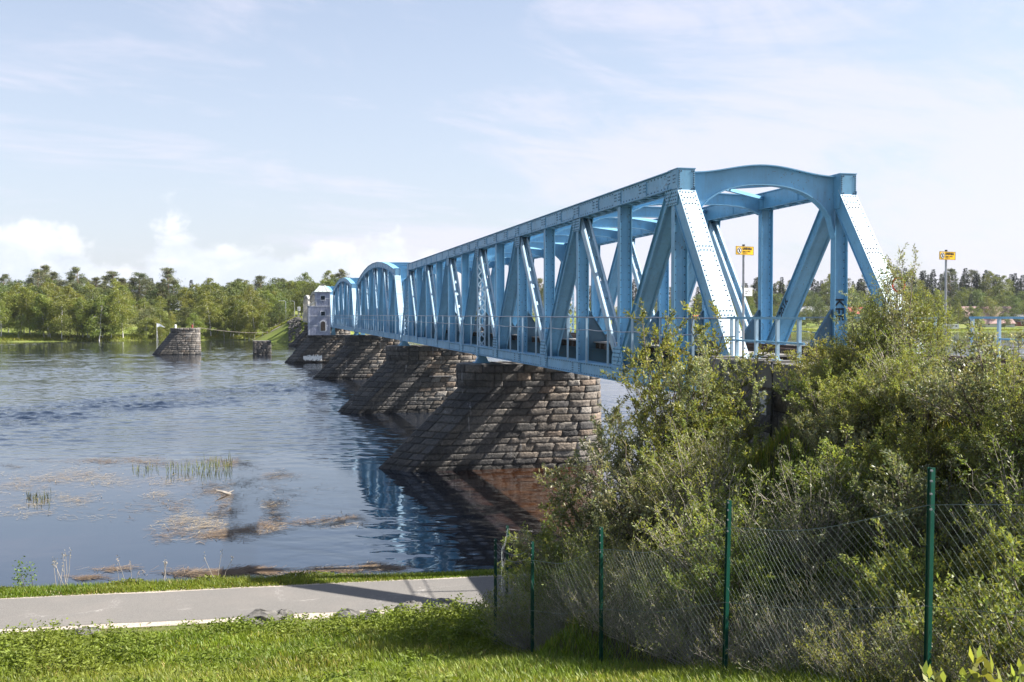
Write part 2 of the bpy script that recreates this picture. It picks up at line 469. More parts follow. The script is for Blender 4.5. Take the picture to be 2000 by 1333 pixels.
def water_mat():
    m, t, b = material('dark_river_water')
    p = geo(t)
    cx = t.vmath('DOT_PRODUCT', p, (CY, -SY, 0)); cz = t.vmath('DOT_PRODUCT', p, (SY, CY, 0))
    # the tea-coloured shallows over a sandy bed by the first pier
    xs = t.new('ShaderNodeSeparateXYZ'); t.l.new(p, xs.inputs[0])
    shal = t.math('MULTIPLY', t.ss(xs.outputs[0], 7.5, 11.5), t.ss(xs.outputs[1], 78, 50))
    shn = t.noise(p, 1.1, 4, .6)
    bedc = t.mix(t.ss(shn, .35, .7), (.018, .008, .004), (.060, .025, .009))
    col = t.mix(shal, (.007, .010, .017), bedc)
    shore = t.ss(t.math('SUBTRACT', cz, t.math('MULTIPLY', cx, .186)), 33.6, 32.3)
    col = t.mix(t.math('MULTIPLY', shore, .7), col, (.09, .06, .035))
    fo = t.new('ShaderNodeAttribute', attribute_name='tint').outputs['Fac']
    col = t.mix(fo, col, (.7, .7, .7))
    t.l.new(col, b.inputs['Base Color'])
    b.inputs['Roughness'].default_value = .03; b.inputs['IOR'].default_value = 2.35
    b.inputs['Specular Tint'].default_value = (.60, .80, 1.0, 1)
    b.inputs['Specular IOR Level'].default_value = .5
    big = t.noise(t.scale(p, (.5, 1.0, 1)), .09, 3, .5)
    big2 = t.noise(t.scale(p, (.35, 1.0, 1)), .02, 3, .6)
    pr = t.combine(cx, cz, 0.0)
    w1 = t.noise(t.scale(pr, (.55, 1.25, 1)), .75, 3, .55, .2)
    w2 = t.noise(t.scale(pr, (.7, 1.2, 1)), 3.4, 3, .55, .3)
    w3 = t.noise(t.scale(pr, (1.0, 1.5, 1)), 11.0, 2, .5)
    wf = t.noise(t.scale(pr, (.22, 1.0, 1)), .30, 4, .6, .3)
    # amplitude: nearly still by the bank, rougher out in the current
    far = t.ss(cz, 46, 74)
    calm = t.math('ADD', t.math('MULTIPLY', t.ss(cx, -9, 1), .20), .012)
    far = t.math('MAXIMUM', far, t.math('MULTIPLY', calm, t.ss(cz, 25, 40, .45, 1.0)))
    sb = t.math('SUBTRACT', t.math('SUBTRACT', cz, t.math('MULTIPLY', cx, 2.2)), 178.0)
    rap = t.ss(t.math('ABSOLUTE', sb), 26, 6)
    rap = t.math('MULTIPLY', rap, t.ss(t.noise(t.scale(pr, (.05, .12, 1)), 1.0, 4, .6), .36, .56))
    rap = t.math('MULTIPLY', rap, t.ss(cx, -12, -24))
    amp = t.math('MULTIPLY', far, t.math('ADD', t.ss(big, .3, .7, .6, 1.5), t.math('MULTIPLY', rap, 7.0)))
    amp = t.math('MULTIPLY', amp, t.ss(big2, .38, .62, .55, 1.1))
    hgt_ = t.math('ADD', t.math('MULTIPLY', w1, .06), t.math('ADD', t.math('MULTIPLY', w2, .085), t.math('MULTIPLY', w3, .017)))
    hgt_ = t.math('ADD', hgt_, t.math('MULTIPLY', wf, t.math('MULTIPLY', t.ss(cz, 90, 200), .5)))
    hh = t.math('MULTIPLY', hgt_, amp)
    n = t.new('ShaderNodeBump'); n.inputs['Strength'].default_value = 1.0; n.inputs['Distance'].default_value = .16
    t.l.new(hh, n.inputs['Height']); t.l.new(n.outputs[0], b.inputs['Normal'])
    return m
M['water'] = water_mat()

# ------------------------------------------------------------------ ground sheet and river
def ground():
    a_in = np.arange(-44, 44.01, .42)
    a_out = np.concatenate([np.arange(-180, -44, 4.0), a_in, np.arange(48, 180, 4.0)])
    ang = np.radians(a_out)
    r = np.concatenate([[.3], np.geomspace(1, 9000, 400)])
    RR, AA = np.meshgrid(r, ang, indexing='ij')
    cx = RR * np.sin(AA); cz = RR * np.cos(AA)
    X, Y = c2w(cx, cz)
    Z = height(X, Y)
    V = np.stack([X, Y, Z], -1).reshape(-1, 3)
    n, k = len(r), len(ang)
    i = np.arange(n - 1)[:, None] * k; j = np.arange(k)[None, :]; j2 = (j + 1) % k
    Q = np.stack([i + j, i + j2, i + k + j2, i + k + j], -1).reshape(-1, 4)[:, ::-1]
    o = link('ground', npmesh('ground', V, Q, smooth=True), M['ground'])
    tag(o, kind='structure')
ground()

def river():
    """one sheet of water with real waves, finer towards the viewer"""
    rg = np.random.default_rng(4)
    ang = np.radians(np.concatenate([np.arange(-180, -36, 6.0), np.arange(-36, 36.01, .068), np.arange(42, 180, 6.0)]))
    r = np.concatenate([np.arange(1, 24, 4.0), np.geomspace(24, 420, 1240), np.geomspace(430, 9000, 40)])
    RR, AA = np.meshgrid(r, ang, indexing='ij')
    cx = RR * np.sin(AA); cz = RR * np.cos(AA)
    Z = np.zeros_like(cx); sl_ = np.zeros_like(cx)
    ss = lambda x, a, b: (lambda t: t * t * (3 - 2 * t))(np.clip((x - a) / (b - a), 0, 1))
    def lump(sx, sz, n, seed):
        q = np.random.default_rng(seed); o = np.zeros_like(cx)
        for _ in range(n):
            th = q.uniform(0, 6.28); k = q.uniform(.5, 1.6)
            o += np.sin((cx / sx * math.cos(th) + cz / sz * math.sin(th)) * k * 6.28 + q.uniform(0, 6.28) + 1.3 * np.sin(cx / sx * 2.1 + cz / sz * 1.7))
        return o / math.sqrt(n)
    far = ss(cz, 53, 72)
    calm = .022 + .42 * ss(cx, -11, -1) * ss(cz, 60, 44) 
    amp = np.maximum(far, calm) * (1 + .30 * lump(34, 16, 6, 1))
    amp = amp * (1 - .35 * ss(lump(90, 40, 4, 2), .3, 1.2) * far)
    sb = cz - 2.2 * cx - 178
    rap = ss(np.abs(sb), 24, 7) * ss(cx, -11, -22) * ss(lump(22, 9, 6, 3), -.7, .7)
    amp = np.clip(amp, .02, 1.6) + 3.0 * rap
    view = (np.abs(AA) < math.radians(37)) & (RR > 24) & (RR < 420)
    amp = np.where(view, amp * ss(RR, 420, 330), 0)
    for i in range(46):
        lam = .34 * (9.0 ** (i / 45.0)) * rg.uniform(.85, 1.15)
        th = rg.normal() * .62 + .12                       # travel mostly towards / away from the viewer
        slope = .0185 * (1.0 if lam < 1.6 else .75)
        k = 2 * math.pi / lam
        ph = k * (cx * math.sin(th) + cz * math.cos(th)) + rg.uniform(0, 6.28)
        ph = ph + 1.1 * np.sin(cx / rg.uniform(2.5, 7) + cz / rg.uniform(2.5, 7) + rg.uniform(0, 6.28)) + .8 * np.sin(cx / rg.uniform(.9, 2.2) - cz / rg.uniform(1.5, 3) + rg.uniform(0, 6.28))
        fade = ss(lam / (RR * .0062 * .5), .9, 2.2)         # waves finer than the sheet are left to the surface ripples
        Z += np.sin(ph) * (slope / k) * fade
    Z = Z * amp
    X, Y = c2w(cx, cz)
    foam = rap * 0
    V = np.stack([X, Y, Z], -1).reshape(-1, 3)
    n, k = len(r), len(ang)
    i = np.arange(n - 1)[:, None] * k; j = np.arange(k)[None, :]; j2 = (j + 1) % k
    Q = np.stack([i + j, i + k + j, i + k + j2, i + j2], -1).reshape(-1, 4)
    me = npmesh('river_water', V, Q, col=np.repeat(foam.reshape(-1, 1), 3, 1), smooth=True)
    tag(link('river_water', me, M['water']), kind='structure')
river()

def strip(name, q0f, q1f, z, mat, x0=-70, x1=34, step=.5):
    cxs = np.arange(x0, x1, step)
    V = []
    for i, c in enumerate(cxs):
        for q in (q0f(c), q1f(c)):
            cz = q + .186 * c
            X, Y = c2w(c, cz); V.append((X, Y, z))
    Q = [(2 * i, 2 * i + 2, 2 * i + 3, 2 * i + 1) for i in range(len(cxs) - 1)]
    return tag(link(name, npmesh(name, V, Q), mat), kind='structure')
wob = lambda c, s, a: a * (math.sin(c * 1.7 + s) * .5 + math.sin(c * .61 + 2 * s) * .6 + math.sin(c * 4.3 + s) * .25)
strip('gravel_shoulder', lambda c: 26.45 + wob(c, 1, .10), lambda c: 29.88 + wob(c, 3, .07), .908, M['gravel'])
strip('path', lambda c: 26.85 + wob(c, 5, .06), lambda c: 29.68 + wob(c, 2, .05), .914, M['asphalt'])

# winding gravel road on the far bank
def farroad():
    pts = [(548, 330.5), (536, 334), (540, 342), (556, 352), (563, 362), (552, 372), (540, 385), (551, 396), (575, 410)]
    P = []
    for i in range(len(pts) - 1):
        for k in range(8):
            f = k / 8
            P.append(((1 - f) * pts[i][0] + f * pts[i + 1][0], (1 - f) * pts[i][1] + f * pts[i + 1][1]))
    V = []; Q = []
    W_ = [at(*p) for p in P]
    for i, (x, y) in enumerate(W_):
        a = Vector(W_[max(i - 1, 0)]); b = Vector(W_[min(i + 1, len(W_) - 1)])
        d = (b - a).normalized(); nn = Vector((-d.y, d.x)) * 1.5
        for s in (-1, -.3, .3, 1):
            X, Y = x + nn.x * s, y + nn.y * s
            V.append((X, Y, hgt(X, Y) + .12))
    for i in range(len(P) - 1):
        for k in range(3): Q.append((4 * i + k, 4 * i + k + 1, 4 * i + 5 + k, 4 * i + 4 + k))
    tag(link('gravel_road', npmesh('gravel_road', V, Q), M['dirtroad']), kind='structure')
farroad()

# ------------------------------------------------------------------ masonry piers
PAL = np.array([(.085, .084, .088), (.11, .107, .105), (.15, .132, .116), (.175, .147, .12), (.20, .152, .115), (.22, .21, .20), (.135, .125, .115)])
PAL = (PAL * .75 + PAL.mean(1, keepdims=True) * .25) * np.array([1.07, 1.0, .90])

class Pier:
    """plan outline that changes with height: straight flanks, a rounded downstream end, a raking icebreaker nose"""
    def __init__(s, yc, xl, xr, zt, foot, ht, zc):
        s.yc, s.xl, s.xr, s.zt, s.foot, s.ht, s.zc = yc, xl, xr, zt, foot, ht, zc
    def corners(s, z):
        h = s.ht + (s.zt - z) * .035
        xn = s.xl if z >= s.zc else s.xl + (s.foot - s.xl) * (s.zc - z) / s.zc
        xb = s.xl + s.ht if z >= s.zc else min(s.xl + s.ht, xn + 1.5 + (s.ht - 1.5) * max(0, (z - s.zc + .8) / .8))
        return h, xn, xb, s.xr - s.ht
    def pt(s, seg, f, z):
        h, xn, xb, xe = s.corners(z)
        if seg in (0, 3):                        # nose cheeks
            g = f if seg == 0 else 1 - f
            sg = -1 if seg == 0 else 1
            t_ = max(0, min(1, (z - s.zc + .6) / 1.0))
            lin = (xn + (xb - xn) * g, s.yc + sg * h * g)
            a = g * math.pi / 2
            rnd = (xb - (xb - xn) * math.cos(a), s.yc + sg * h * math.sin(a))
            x = lin[0] * (1 - t_) + rnd[0] * t_; y = lin[1] * (1 - t_) + rnd[1] * t_
            return x, y
        if seg == 1:                             # near flank and round end, as far as the tip
            L1 = xe - xb; L2 = math.pi / 2 * h; u = f * (L1 + L2)
            if u < L1: return xb + u, s.yc - h
            a = (u - L1) / h
            return xe + math.sin(a) * h, s.yc - math.cos(a) * h
        L1 = math.pi / 2 * h; L2 = xe - xb; u = f * (L1 + L2)
        if u < L1:
            a = u / h
            return xe + math.cos(a) * h, s.yc + math.sin(a) * h
        return xe - (u - L1), s.yc + h
    def length(s, seg, z):
        h, xn, xb, xe = s.corners(z)
        return math.hypot(xb - xn, h) if seg in (0, 3) else (xe - xb) + math.pi / 2 * h
    def normal(s, seg, f, z):
        a = s.pt(seg, max(0, f - .01), z); b = s.pt(seg, min(1, f + .01), z)
        d = (b[0] - a[0], b[1] - a[1]); L = math.hypot(*d) or 1
        return d[1] / L, -d[0] / L

def masonry(P, z0, z1, ch, nu, nv, rough_at, seed, brown):
    rg = np.random.default_rng(seed)
    V = []; Q = []; C = []
    nc = max(1, round((z1 - z0) / ch)); hs = np.full(nc, (z1 - z0) / nc) * rg.uniform(.80, 1.22, nc)
    hs *= (z1 - z0) / hs.sum(); zs = z0 + np.concatenate([[0], np.cumsum(hs)])
    for k in range(nc):
        za, zb = zs[k] + .012, zs[k + 1] - .012
        for seg in range(4):
            L = P.length(seg, (za + zb) / 2)
            cuts = [0]; first = rg.uniform(.35, .9)
            while cuts[-1] < L - .45:
                cuts.append(cuts[-1] + (first if len(cuts) == 1 else rg.uniform(.65, 1.35)))
            cuts[-1] = L
            for a, b in zip(cuts[:-1], cuts[1:]):
                fa, fb = (a + .012) / L, (b - .012) / L
                mid = P.pt(seg, (fa + fb) / 2, za)
                rgh = rough_at(mid[0], seg)
                amp = .014 + .062 * rgh
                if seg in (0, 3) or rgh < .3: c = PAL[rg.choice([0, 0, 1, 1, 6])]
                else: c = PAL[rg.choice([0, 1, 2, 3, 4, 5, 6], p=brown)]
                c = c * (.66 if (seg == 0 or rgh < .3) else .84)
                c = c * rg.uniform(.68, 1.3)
                base = len(V); push = rg.uniform(0, .03) + .02 * rgh + (.04 if k == nc - 1 else 0)
                tiltu, tiltv = rg.uniform(-1, 1, 2) * amp * .4
                for j in range(nv + 1):
                    for i in range(nu + 1):
                        f = fa + (fb - fa) * i / nu; z = za + (zb - za) * j / nv
                        x, y = P.pt(seg, f, z); nx, ny = P.normal(seg, f, z)
                        e = i in (0, nu) or j in (0, nv)
                        d = push + amp * rg.uniform(.05, .65) if e else push + amp * rg.uniform(.2, 1.0) + tiltu * (2 * i / nu - 1) + tiltv * (2 * j / nv - 1)
                        V.append((x + nx * d, y + ny * d, z)); C.append(c)
                for j in range(nv):
                    for i in range(nu):
                        q = base + j * (nu + 1) + i
                        Q.append((q, q + 1, q + nu + 2, q + nu + 1))
                # returns of the block into the joint
                rim = [base + i for i in range(nu + 1)] + [base + j * (nu + 1) + nu for j in range(1, nv + 1)] + \
                      [base + nv * (nu + 1) + i for i in range(nu - 1, -1, -1)] + [base + j * (nu + 1) for j in range(nv - 1, 0, -1)]
                inn = []
                for r_ in rim:
                    x, y, z = V[r_]; j, i = divmod(r_ - base, nu + 1)
                    f = fa + (fb - fa) * i / nu; nx, ny = P.normal(seg, f, z)
                    inn.append(len(V)); V.append((x - nx * .14, y - ny * .14, z)); C.append(c)
                for i in range(len(rim)):
                    j = (i + 1) % len(rim); Q.append((rim[j], rim[i], inn[i], inn[j]))
    return V, Q, C

def loft(P, zs, off, n=14, cap=True):
    V = []; Qs = []; T = []
    rows = []
    for z in zs:
        row = []
        for seg in range(4):
            for i in range(n):
                f = i / n; x, y = P.pt(seg, f, z); nx, ny = P.normal(seg, f, z)
                if seg in (0,) and i == 0: nx, ny = -1, 0
                row.append(len(V)); V.append((x + nx * off, y + ny * off, z))
        rows.append(row)
    F_ = []
    for a, b in zip(rows[:-1], rows[1:]):
        for i in range(len(a)):
            j = (i + 1) % len(a); F_.append((a[i], a[j], b[j], b[i]))
    if cap: F_.append(tuple(rows[-1])); F_.append(tuple(rows[0][::-1]))
    return V, F_

BR_N = [.14, .14, .18, .16, .08, .16, .14]
def build_pier(P, label, group, seed, detail=2, ch=.43, cap=True, brown=BR_N, smooth_x=None, name='bridge_pier'):
    e = empty(name, (P.xr - 3, P.yc, 0), label, 'bridge pier', group)
    L = Vector(e.location)
    sx = P.xl + 2.2 if smooth_x is None else smooth_x
    rough = lambda x, seg: max(0, min(1, (x - sx) / 2.0)) if seg in (0, 1) else .8
    ztop = P.zt - .04
    nu, nv = ((5, 4), (4, 3), (2, 2))[2 - detail] if detail < 3 else (5, 4)
    V, Q, C = masonry(P, -.9, ztop, ch, nu, nv, rough, seed, brown)
    V = np.array(V) - np.array(L)
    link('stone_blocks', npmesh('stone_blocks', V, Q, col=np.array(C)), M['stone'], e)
    V, F_ = loft(P, np.linspace(-1.5, ztop - .01, 16), -.045)
    mb = MB(); mb.add([Vector(v) - L for v in V], F_); mb.build('core', M['mortar'], e)
    if cap:
        V, F_ = loft(P, [P.zt - .035, P.zt], .0)
        mb = MB(); mb.add([Vector(v) - L for v in V], F_); mb.build('cap_slab', M['slab'], e)
    return e

PYS = [57.0, 90.5, 138.3, 186.1, 233.9, 281.7]
BROWN1 = [.07, .09, .22, .24, .14, .12, .12]
PIERS = []
pl_ = ['stone pier closest to the leafy bank, its icebreaker toe in brown water',
       'second stone pier out from the leafy bank, with a small square hole in its flank',
       'third stone pier out from the leafy bank, under the first two arched spans',
       'wide stone pier with white graffiti that carries the boarded tower',
       'stone pier just beyond the tower pier, only its raking toe showing',
       'last stone pier before the far bank, half hidden behind the tower pier']
for i, y in enumerate(PYS):
    if i == 3: P = Pier(y, 7.2, 18.4, 4.75, 3.3, 2.4, 4.2)
    else: P = Pier(y, 10.2 if i else 10.35, 18.3, 5.62, 6.0, 1.65, 4.35 if i else 4.3)
    PIERS.append(P)
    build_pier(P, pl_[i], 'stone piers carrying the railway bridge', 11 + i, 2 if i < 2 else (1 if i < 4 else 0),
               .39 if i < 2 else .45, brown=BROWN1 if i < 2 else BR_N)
# square drain hole and ledge on the second pier
e_ = [o for o in COL.objects if o.name.startswith('bridge_pier')][1]
mb = MB(); yy = PIERS[1].yc - PIERS[1].ht - .12
lx = e_.location
mb.box((14.7 - lx.x, yy - .03 - lx.y, 3.45), (15.35 - lx.x, yy + .3 - lx.y, 4.0)); mb.build('drain_hole', M['black'], e_)
mb = MB(); mb.box((13.6 - lx.x, yy - .22 - lx.y, 3.02), (15.6 - lx.x, yy + .1 - lx.y, 3.10)); mb.build('ledge', M['plank'], e_)

# old free standing piers upstream
P = Pier(228.6, -18.9, -13.1, 5.5, -22.6, 1.9, 4.6)
build_pier(P, 'abandoned stone pier standing alone in the river, with a raking toe', 'abandoned piers in the river', 31, 1, .46, True, [.12, .12, .12, .1, .04, .36, .14], -18.4, name='old_pier')

def block_pier():
    e = empty('old_pier', (-.5, 226.0, 0), 'small square block of an old pier low in the river', 'bridge pier', 'abandoned piers in the river')
    rg = np.random.default_rng(5); V = []; Q = []; C = []
    x0, x1, y0, y1 = -1.75, 1.75, -1.5, 1.5
    for k in range(8):
        za, zb = -.6 + k * .42, -.6 + (k + 1) * .42 - .03
        ring = [((x0, y0), (x1, y0)), ((x1, y0), (x1, y1)), ((x1, y1), (x0, y1)), ((x0, y1), (x0, y0))]
        for (ax, ay), (bx, by) in ring:
            L = math.hypot(bx - ax, by - ay); c_ = [0]
            while c_[-1] < L - .5: c_.append(c_[-1] + rg.uniform(.5, 1.0))
            c_[-1] = L; nx, ny = (by - ay) / L, -(bx - ax) / L
            for a, b in zip(c_[:-1], c_[1:]):
                col = PAL[rg.choice([0, 1, 5, 6, 2])] * rg.uniform(.7, 1.1); base = len(V)
                for j in range(4):
                    for i in range(5):
                        f = (a + .02 + (b - a - .04) * i / 4) / L; z = za + (zb - za) * j / 3
                        d = 0 if (i in (0, 4) or j in (0, 3)) else rg.uniform(.05, .16)
                        V.append((ax + (bx - ax) * f + nx * d, ay + (by - ay) * f + ny * d, z)); C.append(col)
                for j in range(3):
                    for i in range(4):
                        q = base + j * 5 + i; Q.append((q, q + 1, q + 6, q + 5))
    link('stone_blocks', npmesh('stone_blocks', V, Q, col=np.array(C)), M['stone'], e)
    mb = MB().box((-1.68, -1.43, -1), (1.68, 1.43, 2.70)); mb.build('core', M['mortar'], e)
    mb = MB().box((-1.8, -1.55, 2.72), (1.8, 1.55, 2.86)); mb.build('cap_slab', M['slab'], e)
block_pier()

# ------------------------------------------------------------------ near and far abutments
def wall_blocks(V, Q, C, rg, a, b, z0, z1, amp=.07, ch=.5):
    ax, ay = a; bx, by = b; L = math.hypot(bx - ax, by - ay); nx, ny = (by - ay) / L, -(bx - ax) / L
    n = max(1, round((z1 - z0) / ch)); h = (z1 - z0) / n
    for k in range(n):
        za, zb = z0 + k * h + .012, z0 + (k + 1) * h - .012
        c_ = [0, rg.uniform(.4, 1.0)]
        while c_[-1] < L - .6: c_.append(c_[-1] + rg.uniform(.8, 1.5))
        c_[-1] = L
        for s, e in zip(c_[:-1], c_[1:]):
            col = PAL[rg.choice([0, 1, 6, 2, 5], p=[.3, .3, .2, .1, .1])] * rg.uniform(.7, 1.1); base = len(V)
            for j in range(5):
                for i in range(6):
                    f = (s + .012 + (e - s - .024) * i / 5) / L; z = za + (zb - za) * j / 4
                    d = .03 if (i in (0, 5) or j in (0, 4)) else .03 + rg.uniform(.2, 1) * amp
                    V.append((ax + (bx - ax) * f + nx * d, ay + (by - ay) * f + ny * d, z)); C.append(col)
            for j in range(4):
                for i in range(5):
                    q = base + j * 6 + i; Q.append((q, q + 1, q + 7, q + 6))

def abutment(y0, y1, seat, label, flip=False):
    """block y0..y1 with a lower bridge seat in front of it"""
    e = empty('bridge_abutment', (14.3, (y0 + y1) / 2, 0), label, 'abutment', 'abutments at both ends of the bridge')
    L = np.array(e.location); rg = np.random.default_rng(3)
    V = []; Q = []; C = []
    XL, XR = 10.5, 18.1
    sgn = -1 if flip else 1
    ys = (y0, y1) if not flip else (y0, y1)
    wall_blocks(V, Q, C, rg, (XL, y1), (XL, y0), -1, 6.75)                # left flank
    wall_blocks(V, Q, C, rg, (XR, y0), (XR, y1), -1, 6.75)
    sy0, sy1 = (y1, y1 + seat) if not flip else (y0 - seat, y0)
    wall_blocks(V, Q, C, rg, (XL, sy1), (XL, sy0), -1, 5.6)
    wall_blocks(V, Q, C, rg, (XR, sy0), (XR, sy1), -1, 5.6)
    if flip: wall_blocks(V, Q, C, rg, (XL, sy0), (XR, sy0), -1, 5.6); wall_blocks(V, Q, C, rg, (XL, y0), (XR, y0), 5.6, 6.75)
    else: wall_blocks(V, Q, C, rg, (XR, sy1), (XL, sy1), -1, 5.6); wall_blocks(V, Q, C, rg, (XR, y1), (XL, y1), 5.6, 6.75)
    link('stone_blocks', npmesh('stone_blocks', np.array(V) - L, Q, col=np.array(C)), M['stone'], e)
    mb = MB().box(Vector((XL + .02, y0 + .02, -1.2)) - Vector(L), Vector((XR - .02, y1 - .02, 6.74)) - Vector(L))
    mb.box(Vector((XL + .02, sy0 + .02, -1.2)) - Vector(L), Vector((XR - .02, sy1 - .02, 5.59)) - Vector(L)).build('core', M['mortar'], e)
    mb = MB()                                                              # broken concrete cap with an uneven lip
    n = 14
    for s, X0 in ((-1, XL - .12), (1, XR + .12)):
        for i in range(n):
            a = y0 + (y1 - y0) * i / n; b = y0 + (y1 - y0) * (i + 1) / n
            j = random.uniform(-.07, .05); k = random.uniform(-.05, .02)
            xa, xb = (X0 - j * s * 0 + j, X0 + .75) if s < 0 else (X0 - .75, X0 - j)
            mb.box(Vector((xa, a, 6.76)) - Vector(L), Vector((xb, b - .002, 7.30 + k)) - Vector(L))
    mb.box(Vector((XL + .64, y0, 6.76)) - Vector(L), Vector((XR - .64, y1, 7.02)) - Vector(L))
    mb.build('concrete_cap', M['slab'], e)
    return e
abutment(18.4, 23.6, 1.9, 'dark mossy stone abutment under the railings among the shrubs')
abutment(331.6, 338.0, 2.0, 'far stone abutment where the last cream span meets the wooded bank', True)
# ------------------------------------------------------------------ the truss spans
XA, XB = 11.64, 16.72            # truss planes
ZB0, ZB1 = 6.08, 6.56            # bottom chord
ZT = 12.42                       # top of the hips
EPW = .48                        # end post width

def rivets(mb, pts, nrm, r=.020):
    """low domes standing on a face"""
    nrm = Vector(nrm).normalized(); u = nrm.orthogonal().normalized(); v = nrm.cross(u)
    for p in pts:
        p = Vector(p)
        vs = [p + (u * math.cos(a) + v * math.sin(a)) * r for a in [k * math.pi / 3 for k in range(6)]]
        vs += [p + (u * math.cos(a) + v * math.sin(a)) * r * .6 + nrm * r * .65 for a in [k * math.pi / 3 for k in range(6)]]
        mb.add(vs, [(i, (i + 1) % 6, (i + 1) % 6 + 6, i + 6) for i in range(6)] + [tuple(range(6, 12))])

def girder(y, xa, xb, top, low, web=.03, fl=.26, n=18):
    """cross girder whose top and bottom edges are curves of x in -1..1"""
    mb = MB(); xs = [-1 + 2 * i / n for i in range(n + 1)]
    P = [((xa + xb) / 2 + x * (xb - xa) / 2, top(x), low(x)) for x in xs]
    for (x0, t0, l0), (x1, t1, l1) in zip(P[:-1], P[1:]):
        mb.prism([(x0, y - web / 2, l0), (x1, y - web / 2, l1), (x1, y - web / 2, t1), (x0, y - web / 2, t0)], (0, web, 0))
        mb.bar((x0, y, t0 + .012), (x1, y, t1 + .012), fl, .03, side=(0, 1, 0))
        mb.bar((x0, y, l0 - .012), (x1, y, l1 - .012), fl, .03, side=(0, 1, 0))
    return mb

